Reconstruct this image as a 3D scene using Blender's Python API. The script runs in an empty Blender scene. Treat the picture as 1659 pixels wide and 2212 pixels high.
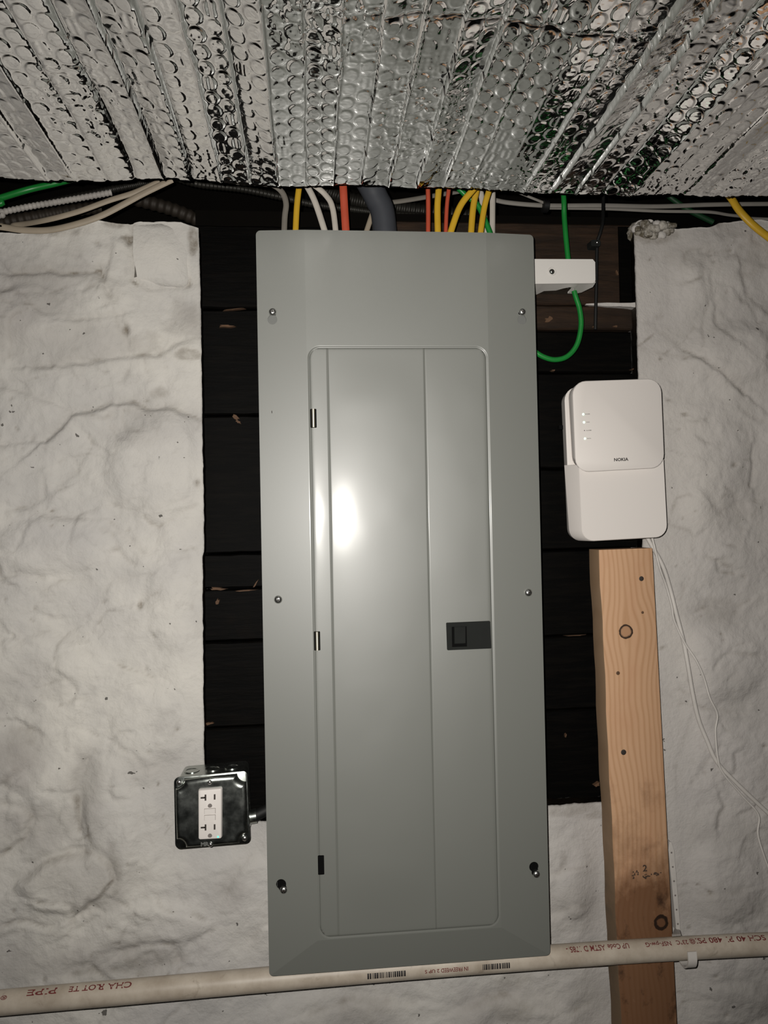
import bpy, bmesh, math, random
import numpy as np
from mathutils import Vector, Matrix
R_ = math.radians
rnd = random.Random(7)
S = bpy.context.scene
COL = S.collection

# ------------------------------------------------------------------ camera, light, exposure
F = 1640.0
CZ = 1.5                                   # height of the panel's centre
CAM = np.array([-0.1211, -1.1151, CZ + 0.0997])
RX, RY, RZ = 0.0148, 0.0934, 0.0204
def _rot():
    cx, sx = math.cos(RX), math.sin(RX); cy, sy = math.cos(RY), math.sin(RY); cz, sz = math.cos(RZ), math.sin(RZ)
    a = np.array([[cy, 0, -sy], [0, 1, 0], [sy, 0, cy]])
    b = np.array([[1, 0, 0], [0, cx, -sx], [0, sx, cx]])
    c = np.array([[cz, -sz, 0], [sz, cz, 0], [0, 0, 1]])
    return c @ b @ a
ROT = _rot()
_sw = lambda v: np.array([v[0], v[2], v[1]])
RIGHT, UP, FWD = _sw(ROT[0]), _sw(ROT[1]), _sw(ROT[2])
cd = bpy.data.cameras.new('camera'); cam = bpy.data.objects.new('camera', cd); COL.objects.link(cam)
cd.sensor_fit = 'VERTICAL'; cd.sensor_height = 36.0; cd.lens = F / 2212 * 36.0
cd.clip_start = 0.01
m = Matrix.Identity(4)
for i in range(3):
    m[i][0] = RIGHT[i]; m[i][1] = UP[i]; m[i][2] = -FWD[i]; m[i][3] = CAM[i]
cam.matrix_world = m
S.camera = cam

w = bpy.data.worlds.new('world'); S.world = w; w.use_nodes = True
w.node_tree.nodes['Background'].inputs[0].default_value = (0.9, 0.95, 1.0, 1)
w.node_tree.nodes['Background'].inputs[1].default_value = 0.004

# the phone's flash, the only lamp: a little left of and above the lens
ld = bpy.data.lights.new('phone_flash', 'SPOT'); flash = bpy.data.objects.new('phone_flash', ld); COL.objects.link(flash)
ld.energy = 53.0; ld.color = (1.0, 0.965, 0.905); ld.shadow_soft_size = 0.004
ld.spot_size = R_(117); ld.spot_blend = 1.0
fm = m.copy()
off = RIGHT * -0.022 + UP * 0.020 + FWD * 0.004
for i in range(3): fm[i][3] = CAM[i] + off[i]
flash.matrix_world = fm @ Matrix.Rotation(R_(-4.0), 4, 'X')

vs = S.view_settings
vs.view_transform = 'Standard'; vs.look = 'None'; vs.gamma = 1.0; vs.use_curve_mapping = False; vs.exposure = 0.0
S.cycles.use_denoising = True
S.cycles.max_bounces = 8; S.cycles.caustics_reflective = False; S.cycles.caustics_refractive = False

# ------------------------------------------------------------------ helpers
def P(px, py, Y):
    """the point of the plane y = Y seen at photo pixel (px, py)"""
    d = RIGHT * ((px - 829.5) / F) + UP * ((1106 - py) / F) + FWD
    return CAM + d * ((Y - CAM[1]) / d[1])
def PQ(pts, Y): return [P(x, y, Y) for x, y in pts]

class MB:
    def __init__(s): s.v = []; s.f = []
    def add(s, verts, faces):
        o = len(s.v); s.v += [tuple(map(float, q)) for q in verts]; s.f += [tuple(i + o for i in f) for f in faces]; return s
    def box(s, a, b):
        (x0, y0, z0), (x1, y1, z1) = a, b
        return s.add([(x0, y0, z0), (x1, y0, z0), (x1, y1, z0), (x0, y1, z0), (x0, y0, z1), (x1, y0, z1), (x1, y1, z1), (x0, y1, z1)],
                     [(0, 3, 2, 1), (4, 5, 6, 7), (0, 1, 5, 4), (1, 2, 6, 5), (2, 3, 7, 6), (3, 0, 4, 7)])
    def loft(s, loops, cap0=False, cap1=True):
        o = len(s.v); n = len(loops[0])
        for l in loops: s.v += [tuple(map(float, q)) for q in l]
        for k in range(len(loops) - 1):
            for i in range(n):
                j = (i + 1) % n
                s.f.append((o + k * n + i, o + k * n + j, o + (k + 1) * n + j, o + (k + 1) * n + i))
        if cap0: s.f.append(tuple(o + i for i in reversed(range(n))))
        if cap1: s.f.append(tuple(o + (len(loops) - 1) * n + i for i in range(n)))
        return s
    def tube(s, path, a, b=None, n=10, caps=True, rib=None):
        """round (a) or flat (a across, b in depth) tube along a list of points; rib = (pitch, amount)"""
        b = a if b is None else b
        pts = [np.array(p, float) for p in path]; loops = []; L = 0.0
        Yv = np.array([0, 1, 0.0]); prev = None
        for i, p in enumerate(pts):
            t = pts[min(i + 1, len(pts) - 1)] - pts[max(i - 1, 0)]; t /= (np.linalg.norm(t) + 1e-12)
            sd = np.cross(t, Yv)
            if np.linalg.norm(sd) < 0.15: sd = prev if prev is not None else np.cross(t, np.array([1, 0, 0.0]))
            sd = sd - t * np.dot(sd, t); sd /= np.linalg.norm(sd)
            if prev is not None and np.dot(prev, sd) < 0: sd = -sd
            prev = sd; up = np.cross(sd, t)
            if i: L += np.linalg.norm(p - pts[i - 1])
            k = 1.0
            if rib: k = 1 + rib[1] * math.sin(2 * math.pi * L / rib[0])
            loops.append([p + sd * (a * k * math.cos(2 * math.pi * j / n)) + up * (b * k * math.sin(2 * math.pi * j / n)) for j in range(n)])
        return s.loft(loops, caps, caps)
    def disc(s, c, r, depth, axis=-1, n=20, dome=0.0):
        """a disc facing -y, from c back by depth"""
        loops = []
        for rr, yy in [(r, depth), (r, 0)] + ([(r * .92, -dome * .35), (r * .7, -dome * .75), (r * .35, -dome)] if dome else []):
            loops.append([(c[0] + rr * math.cos(2 * math.pi * i / n), c[1] + yy, c[2] + rr * math.sin(2 * math.pi * i / n)) for i in range(n)])
        return s.loft(loops, True, True)
    def build(s, name, mat, parent=None, smooth=35, origin=None):
        me = bpy.data.meshes.new(name)
        o = np.array(origin if origin is not None else ((0, 0, 0) if parent is None else parent['_o']), float)
        me.from_pydata([tuple(np.array(v) - o) for v in s.v], [], s.f); me.update()
        bm = bmesh.new(); bm.from_mesh(me); bmesh.ops.recalc_face_normals(bm, faces=bm.faces); bm.to_mesh(me); bm.free()
        if smooth:
            me.polygons.foreach_set('use_smooth', [True] * len(me.polygons))
            me.set_sharp_from_angle(angle=R_(smooth))
        ob = bpy.data.objects.new(name, me); COL.objects.link(ob)
        me.materials.append(mat)
        if parent is not None: ob.parent = parent
        else: ob.location = o
        ob['_o'] = list(o)
        return ob

def empty(name, loc, label, cat, group=None):
    o = bpy.data.objects.new(name, None); COL.objects.link(o); o.location = loc; o['_o'] = list(map(float, loc))
    o.empty_display_size = 0.02
    return tag(o, label, cat, group)
def tag(o, label, cat, group=None):
    o['label'] = label; o['category'] = cat
    if group: o['group'] = group
    return o
def struct(o): o['kind'] = 'structure'; return o

def spline(pts, step=0.004):
    """Catmull-Rom through the points, resampled"""
    p = [np.array(q, float) for q in pts]
    if len(p) == 2: p = [p[0], p[0] * .66 + p[1] * .34, p[0] * .33 + p[1] * .67, p[1]]
    q = [2 * p[0] - p[1]] + p + [2 * p[-1] - p[-2]]; out = []
    for i in range(1, len(q) - 2):
        n = max(2, int(np.linalg.norm(q[i + 1] - q[i]) / step))
        for k in range(n):
            t = k / n
            out.append(0.5 * ((2 * q[i]) + (-q[i - 1] + q[i + 1]) * t + (2 * q[i - 1] - 5 * q[i] + 4 * q[i + 1] - q[i + 2]) * t * t
                              + (-q[i - 1] + 3 * q[i] - 3 * q[i + 1] + q[i + 2]) * t ** 3))
    out.append(p[-1]); return out

def rr2(w, h, r, n=6):
    """rounded rectangle outline around 0,0 (counter-clockwise)"""
    o = []
    for cx, cy, a0 in ((w / 2 - r, h / 2 - r, 0), (-w / 2 + r, h / 2 - r, 90), (-w / 2 + r, -h / 2 + r, 180), (w / 2 - r, -h / 2 + r, 270)):
        for k in range(n + 1):
            a = R_(a0 + 90 * k / n); o.append((cx + r * math.cos(a), cy + r * math.sin(a)))
    return o
class Quad:
    """a flat quad given by four photo pixels on the plane y = Y: TL, TR, BR, BL"""
    def __init__(s, px, Y):
        s.c = PQ(px, Y); tl, tr, br, bl = s.c
        s.w = (np.linalg.norm(tr - tl) + np.linalg.norm(br - bl)) / 2; s.h = (np.linalg.norm(tl - bl) + np.linalg.norm(tr - br)) / 2
    def at(s, x, y, dy=0.0):
        """local metres from the quad's centre"""
        u, v = x / s.w + .5, y / s.h + .5; tl, tr, br, bl = s.c
        q = (bl * (1 - u) + br * u) * (1 - v) + (tl * (1 - u) + tr * u) * v
        return np.array([q[0], q[1] + dy, q[2]])
    def rr(s, r, inset=0.0, dy=0.0, n=6):
        return [s.at(x, y, dy) for x, y in rr2(s.w - 2 * inset, s.h - 2 * inset, max(r, 1e-4), n)]
    def center(s): return sum(s.c) / 4

def poly2d(outer, holes, y, th):
    """flat plate in the xz plane with holes: (verts, faces)"""
    cu = bpy.data.curves.new('tmp', 'CURVE'); cu.dimensions = '2D'; cu.fill_mode = 'BOTH'; cu.extrude = th / 2
    for loop in [outer] + holes:
        sp = cu.splines.new('POLY'); sp.points.add(len(loop) - 1); sp.use_cyclic_u = True
        for q, (x, z) in zip(sp.points, loop): q.co = (x, z, 0, 1)
    ob = bpy.data.objects.new('tmp', cu); COL.objects.link(ob)
    me = ob.to_mesh(); vs_ = [(v.co.x, y + th / 2 - v.co.z, v.co.y) for v in me.vertices]; fs = [tuple(p.vertices) for p in me.polygons]
    ob.to_mesh_clear(); bpy.data.objects.remove(ob); bpy.data.curves.remove(cu)
    return vs_, fs
def text2d(txt, size=1.0, bold=0.0, spacing=1.0):
    cu = bpy.data.curves.new('tmp', 'FONT'); cu.body = txt; cu.size = size; cu.offset = bold; cu.space_character = spacing
    cu.align_x = 'CENTER'; cu.align_y = 'CENTER'; cu.resolution_u = 3
    ob = bpy.data.objects.new('tmp', cu); COL.objects.link(ob)
    me = ob.to_mesh(); v = [(q.co.x, q.co.y) for q in me.vertices]; f = [tuple(p.vertices) for p in me.polygons]
    ob.to_mesh_clear(); bpy.data.objects.remove(ob); bpy.data.curves.remove(cu)
    return v, f

_tab = {}
def vnoise(x, y, seed):
    if seed not in _tab: _tab[seed] = np.random.RandomState(seed).rand(256, 256)
    t = _tab[seed]; xi = np.floor(x).astype(int); yi = np.floor(y).astype(int); fx = x - xi; fy = y - yi
    fx = fx * fx * fx * (fx * (fx * 6 - 15) + 10); fy = fy * fy * fy * (fy * (fy * 6 - 15) + 10)
    a = t[xi & 255, yi & 255]; b = t[(xi + 1) & 255, yi & 255]; c = t[xi & 255, (yi + 1) & 255]; d = t[(xi + 1) & 255, (yi + 1) & 255]
    return (a * (1 - fx) + b * fx) * (1 - fy) + (c * (1 - fx) + d * fx) * fy
def fbm(x, y, seed, octs=4, gain=0.5):
    s = 0; a = 1; n = 0
    for k in range(octs):
        s = s + a * (vnoise(x * 2 ** k + 17.3 * k, y * 2 ** k + 5.1 * k, seed + k) - .5); n += a; a *= gain
    return s / n * 2
def sstep(a, b, x):
    t = np.clip((x - a) / (b - a), 0, 1); return t * t * (3 - 2 * t)

def grid_mesh(name, V, faces, mat, smooth=True):
    """fast mesh from a vertex array and a quad index array"""
    me = bpy.data.meshes.new(name); nv = len(V); nf = len(faces)
    me.vertices.add(nv); me.vertices.foreach_set('co', V.astype(np.float32).ravel())
    me.loops.add(nf * 4); me.loops.foreach_set('vertex_index', faces.astype(np.int32).ravel())
    me.polygons.add(nf); me.polygons.foreach_set('loop_start', np.arange(0, nf * 4, 4, dtype=np.int32))
    me.polygons.foreach_set('use_smooth', np.full(nf, smooth))
    me.update(calc_edges=True); me.validate()
    me.materials.append(mat)
    ob = bpy.data.objects.new(name, me); COL.objects.link(ob); return ob
def grid_faces(nr, nc, mask=None):
    i = np.arange(nr * nc).reshape(nr, nc)
    f = np.stack([i[:-1, :-1], i[:-1, 1:], i[1:, 1:], i[1:, :-1]], -1)
    if mask is not None: f = f[mask]
    return f.reshape(-1, 4)
def segs(keys, steps):
    """coordinates running through all keys with the given spacing in each stretch"""
    o = []
    for a, b, st in zip(keys[:-1], keys[1:], steps):
        n = max(1, int(round((b - a) / st))); o += list(np.linspace(a, b, n, endpoint=False))
    return np.array(o + [keys[-1]])

# ------------------------------------------------------------------ materials
class NT:
    def __init__(s, name):
        s.m = bpy.data.materials.new(name); s.m.use_nodes = True; s.t = s.m.node_tree; s.b = s.t.nodes['Principled BSDF']
    def n(s, typ, **kw):
        q = s.t.nodes.new(typ)
        for k, v in kw.items(): setattr(q, k, v)
        return q
    def l(s, a, b): s.t.links.new(a, b)
    def co(s, scale=(1, 1, 1), kind='Object'):
        tc = s.n('ShaderNodeTexCoord'); mp = s.n('ShaderNodeMapping'); mp.inputs['Scale'].default_value = scale
        s.l(tc.outputs[kind], mp.inputs[0]); return mp.outputs[0]
    def noise(s, scale, detail=4, rough=.55, vec=None, dist=0.0):
        q = s.n('ShaderNodeTexNoise'); q.inputs['Scale'].default_value = scale; q.inputs['Detail'].default_value = detail
        q.inputs['Roughness'].default_value = rough; q.inputs['Distortion'].default_value = dist
        s.l(vec if vec is not None else s.co(), q.inputs['Vector']); return q.outputs['Fac']
    def ramp(s, x, stops):
        q = s.n('ShaderNodeValToRGB'); e = q.color_ramp.elements
        while len(e) < len(stops): e.new(0.5)
        for el, (p, c) in zip(e, stops):
            el.position = p; el.color = (c, c, c, 1) if isinstance(c, (int, float)) else (*c, 1)
        s.l(x, q.inputs[0]); return q.outputs[0]
    def mix(s, fac, a, b, mode='MIX'):
        q = s.n('ShaderNodeMix', data_type='RGBA', blend_type=mode)
        for sock, v in ((q.inputs[0], fac), (q.inputs[6], a), (q.inputs[7], b)):
            if hasattr(v, 'is_linked'): s.l(v, sock)
            elif isinstance(v, (int, float)): sock.default_value = v
            else: sock.default_value = (*v, 1)
        return q.outputs[2]
    def math(s, op, a, b=0.0, c=None):
        q = s.n('ShaderNodeMath', operation=op)
        for sock, v in zip(q.inputs, (a, b, c)):
            if v is None: continue
            if hasattr(v, 'is_linked'): s.l(v, sock)
            else: sock.default_value = v
        return q.outputs[0]
    def set(s, **kw):
        names = {'color': 'Base Color', 'rough': 'Roughness', 'metal': 'Metallic', 'spec': 'Specular IOR Level', 'coat': 'Coat Weight', 'coatr': 'Coat Roughness',
                 'ecol': 'Emission Color', 'estr': 'Emission Strength', 'trans': 'Transmission Weight'}
        for k, v in kw.items():
            so = s.b.inputs[names[k]]
            if hasattr(v, 'is_linked'): s.l(v, so)
            elif isinstance(v, (int, float)): so.default_value = v
            else: so.default_value = (*v, 1)
        return s
    def bump(s, h, strength=.3, dist=.002):
        q = s.n('ShaderNodeBump'); q.inputs['Strength'].default_value = strength; q.inputs['Distance'].default_value = dist
        s.l(h, q.inputs['Height']); s.l(q.outputs[0], s.b.inputs['Normal']); return s

def simple(name, col, rough=.5, metal=0.0, spec=.5, var=0.0, scale=60, bump=0.0):
    t = NT(name)
    if var:
        n = t.noise(scale, 5, .6); c = t.mix(n, tuple(x * (1 - var) for x in col), tuple(min(1, x * (1 + var)) for x in col)); t.set(color=c)
    else: t.set(color=col)
    t.set(rough=rough, metal=metal, spec=spec)
    if bump: t.bump(t.noise(scale * 6, 3), bump, .0006)
    return t.m
M = {}
# whitewashed stone
t = NT('whitewash'); n1 = t.noise(3.2, 5, .6, dist=.6); n2 = t.noise(9, 6, .62); n3 = t.noise(2.1, 3)
c = t.mix(t.ramp(n1, [(.34, 0), (.66, 1)]), (.43, .415, .40), (.60, .575, .53))
c = t.mix(t.math('MULTIPLY', t.ramp(n2, [(.5, 0), (.75, 1)]), .45), c, (.40, .385, .375))
c = t.mix(t.math('MULTIPLY', t.ramp(n3, [(.52, 0), (.7, 1)]), .35), c, (.45, .43, .44))
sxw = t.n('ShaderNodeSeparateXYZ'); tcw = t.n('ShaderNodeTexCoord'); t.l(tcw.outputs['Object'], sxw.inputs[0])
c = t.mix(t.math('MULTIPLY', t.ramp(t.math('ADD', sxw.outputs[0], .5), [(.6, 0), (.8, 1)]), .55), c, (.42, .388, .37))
n4 = t.noise(26, 8, .7, dist=1.2); c = t.mix(t.math('MULTIPLY', t.ramp(n4, [(.54, 0), (.70, 1)]), .34), c, (.33, .31, .29))
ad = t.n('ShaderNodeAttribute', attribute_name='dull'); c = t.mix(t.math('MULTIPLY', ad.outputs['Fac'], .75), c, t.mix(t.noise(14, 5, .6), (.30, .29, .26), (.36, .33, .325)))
at = t.n('ShaderNodeAttribute', attribute_name='dirt_shade'); dr = t.math('MULTIPLY', at.outputs['Fac'], t.ramp(t.noise(60, 6, .7), [(.3, .25), (.62, 1)]))
c = t.mix(dr, c, (.13, .105, .075))
sp = t.noise(85, 2, .5); c = t.mix(t.ramp(sp, [(.735, 0), (.75, .85)]), c, (.045, .04, .035))
t.set(color=c, rough=.85, spec=.25); t.bump(t.mix(.5, t.noise(40, 9, .7, dist=.8), t.noise(160, 5)), .65, .004); M['wall'] = t.m
t = NT('bare_stone'); n = t.noise(60, 6, .7)
t.set(color=t.mix(t.ramp(n, [(.42, 0), (.6, 1)]), (.10, .085, .06), (.42, .39, .35)), rough=.9, spec=.2); t.bump(t.noise(110, 6, .7), .8, .004); M['stone'] = t.m
# tarred and bare boards
t = NT('tarred_wood'); g = t.noise(14, 6, .65, t.co((1, 6, 9))); g2 = t.noise(5, 4, .6)
c = t.mix(t.ramp(g, [(.45, 0), (.8, 1)]), (.0007, .0006, .0005), (.0034, .0026, .0019))
c = t.mix(t.math('MULTIPLY', t.ramp(g2, [(.62, 0), (.75, 1)]), .5), c, (.009, .0045, .0022))
t.set(color=c, rough=.6, spec=.05); t.bump(g, .3, .002); M['tar'] = t.m
t = NT('brown_board'); g = t.noise(12, 6, .65, t.co((1, 6, 9))); g2 = t.noise(9, 5, .6)
c = t.mix(t.ramp(g, [(.4, 0), (.75, 1)]), (.012, .0065, .0035), (.036, .019, .010))
c = t.mix(t.ramp(g2, [(.5, 0), (.7, .8)]), c, (.012, .007, .004))
t.set(color=c, rough=.7, spec=.2); t.bump(g, .5, .003); M['brown'] = t.m
M['splinter'] = simple('torn_wood', (.085, .042, .019), .8, var=.5, scale=90)
M['dark_timber'] = simple('dark_timber', (.0028, .0023, .0018), .9, spec=.05, var=.4, scale=12)
M['floor'] = simple('concrete', (.10, .095, .09), .9, var=.3, scale=4)
# panel paint
t = NT('grey_enamel'); n = t.noise(900, 2, .5); t.set(color=(.136, .140, .126), rough=.49, spec=1.0, coat=.22, coatr=.18); t.bump(n, .05, .0003); M['enamel'] = t.m
M['box_grey'] = simple('galvanised_grey', (.13, .133, .126), .5, spec=.4)
M['black'] = simple('black_plastic', (.011, .012, .011), .75, spec=.15, var=.2)
M['void'] = simple('black_gap', (.004, .004, .004), .9, spec=.05)
M['chrome'] = simple('bright_zinc', (.80, .80, .78), .27, 1.0)
M['brass'] = simple('hinge_steel', (.80, .74, .60), .38, 1.0)
t = NT('galvanised_steel'); n = t.noise(55, 5, .6)
t.set(color=t.mix(n, (.34, .37, .35), (.48, .50, .47)), metal=1.0, rough=t.ramp(n, [(.3, .20), (.7, .32)])); t.bump(t.noise(24, 3), .08, .002); M['steel'] = t.m
M['white_plastic'] = simple('white_plastic', (.60, .575, .545), .45, spec=.4)
M['gfci'] = simple('white_device', (.66, .62, .59), .35)
M['router'] = simple('warm_white_plastic', (.62, .58, .55), .5, spec=.35)
M['hole'] = simple('slot_dark', (.02, .014, .01), .7)
M['groundhole'] = simple('ground_hole_grey', (.16, .14, .13), .7)
M['ink'] = simple('black_ink', (.012, .01, .01), .6)
M['stamp_ink'] = simple('faded_stamp_ink', (.045, .026, .016), .8, var=.5, scale=200)
M['grey_ink'] = simple('grey_ink', (.10, .09, .085), .6)
def emit(name, col, s):
    t = NT(name); t.set(color=col, ecol=col, estr=s); return t.m
M['led'] = emit('green_led', (.45, 1.0, .6), 3.0); M['led2'] = emit('teal_led', (.05, .8, .5), 1.4)
# cable jackets
for k, col, r in (('yellow', (.50, .30, .022), .4), ('orange', (.40, .065, .032), .45), ('green', (.010, .17, .028), .35), ('dark_green', (.006, .035, .012), .5),
                  ('white', (.42, .385, .34), .5), ('beige', (.30, .25, .19), .55), ('taupe', (.155, .14, .12), .6), ('slate', (.045, .048, .056), .5),
                  ('blackjacket', (.004, .004, .004), .6), ('shaded_white', (.21, .195, .175), .6), ('offwhite', (.52, .49, .46), .5), ('paintedcable', (.40, .38, .35), .7)):  # grey-white jacket: white cables with the foil's shadow put into their colour
    M[k] = simple('jacket_' + k, col, r, spec=.35, var=.18, scale=40, bump=.05)
M['bx'] = simple('old_armour', (.020, .0185, .015), .5, .5, var=.5, scale=40)
M['bxbrown'] = simple('rusty_armour', (.022, .016, .011), .65, .3, var=.5, scale=40)
M['bxwhite'] = simple('painted_armour', (.36, .335, .31), .7, var=.4, scale=70)
# pipe
t = NT('pvc'); n = t.noise(18, 5, .65); c = t.mix(t.ramp(n, [(.35, 0), (.7, 1)]), (.35, .295, .235), (.52, .46, .385))
c = t.mix(t.ramp(t.noise(45, 6, .7, dist=1), [(.6, 0), (.72, .5)]), c, (.20, .16, .12)); t.set(color=c, rough=.45, spec=.4); M['pvc'] = t.m
M['redink'] = simple('red_print', (.13, .020, .018), .6, var=.4, scale=120)
# foil
t = NT('metallised_film'); n = t.noise(70, 4, .6)
t.set(color=(.74, .74, .735), metal=1.0, rough=t.ramp(n, [(.3, .06), (.7, .12)])); M['foil'] = t.m

# ------------------------------------------------------------------ the foundation wall
bL, bR = P(436, 1000, 0)[0], P(1381, 900, 0)[0]
bB = P(1240, 1736, 0)[2]; bT = P(200, 486, 0)[2]
xs = segs([-1.6, -.72, bL, bR, .72, 1.6], [.05, .003, .004, .003, .05])
zs = segs([0, .72, bB, bT], [.06, .003, .003])
iL, iR = int(np.argmin(abs(xs - bL))), int(np.argmin(abs(xs - bR))); iB = int(np.argmin(abs(zs - bB)))
X, Z = np.meshgrid(xs, zs); nr, nc = X.shape
# uneven opening edges and top edge
eL = np.interp(-zs, *zip(*[(-P(a, b, 0)[2], P(a, b, 0)[0] - bL) for a, b in ((428, 480), (431, 560), (433, 640), (436, 800), (438, 950), (440, 1030), (441, 1190), (438, 1200), (439, 1380), (441, 1600), (443, 1760))])) + .0009 * fbm(zs * 90, zs * 0, 3)
eR = np.interp(-zs, *zip(*[(-P(a, b, 0)[2], P(a, b, 0)[0] - bR) for a, b in ((1370, 480), (1373, 560), (1376, 650), (1377, 665), (1379, 790), (1383, 900), (1390, 1180), (1400, 1740))])) + .0009 * fbm(zs * 90, zs * 0 + 9, 4)
wL = np.clip(1 - abs(X - bL) / .06, 0, 1); wR = np.clip(1 - abs(X - bR) / .06, 0, 1); up_ = (Z > bB - .03)
X2 = X + wL * eL[:, None] * up_ + wR * eR[:, None] * up_
tp = np.interp(xs, *zip(*[(P(a, b, 0)[0], P(a, b, 0)[2] - bT) for a, b in ((-600, 500), (0, 502), (40, 505), (100, 503), (160, 487), (215, 476), (280, 483), (300, 478), (390, 480), (428, 492),
     (1368, 486), (1380, 474), (1410, 473), (1432, 488), (1450, 492), (1525, 493), (1555, 483), (1600, 474), (1659, 478), (2200, 480))])) + .002 * fbm(xs * 60, xs * 0, 8)
wT = np.clip(1 - (bT - Z) / .08, 0, 1) ; Z2 = Z + wT * tp[None, :]
eB = .0025 * fbm(xs * 70, xs * 0, 12); Z2 = Z2 + np.clip(1 - abs(Z - bB) / .03, 0, 1) * eB[None, :]
H = .011 * fbm(X2 * 4.2, Z2 * 4.2, 20, 3) + .0055 * fbm(X2 * 13, Z2 * 13, 30, 4) + .0016 * fbm(X2 * 40, Z2 * 40, 40, 3) * (.3 + 1.4 * vnoise(X2 * 6, Z2 * 6, 44)) + .0007 * fbm(X2 * 130, Z2 * 130, 45, 2)
D = np.zeros_like(H)
def pdist(pts, pad=.09):
    """window, distance to and side of a polyline given in photo pixels"""
    w_ = np.array([P(a, b, 0) for a, b in pts])
    c0, c1 = np.searchsorted(xs, (w_[:, 0].min() - pad, w_[:, 0].max() + pad)); r0, r1 = np.searchsorted(zs, (w_[:, 2].min() - pad, w_[:, 2].max() + pad))
    sl = (slice(r0, r1), slice(c0, c1)); xx, zz = X2[sl], Z2[sl]; best = np.full(xx.shape, 9.0); side = np.zeros(xx.shape)
    for p, q in zip(w_[:-1], w_[1:]):
        dx, dz = q[0] - p[0], q[2] - p[2]; L2 = dx * dx + dz * dz
        tt = np.clip(((xx - p[0]) * dx + (zz - p[2]) * dz) / L2, 0, 1)
        d = np.hypot(xx - p[0] - tt * dx, zz - p[2] - tt * dz); s_ = np.sign((xx - p[0]) * dz - (zz - p[2]) * dx)
        u = d < best; best[u] = d[u]; side[u] = s_[u]
    return sl, best + WOB[sl], side
WOB = .0020 * fbm(X2 * 55, Z2 * 55, 50, 3); VAR = .25 + 2.1 * vnoise(X2 * 38, Z2 * 38, 55) * vnoise(X2 * 90, Z2 * 90, 56)
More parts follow.
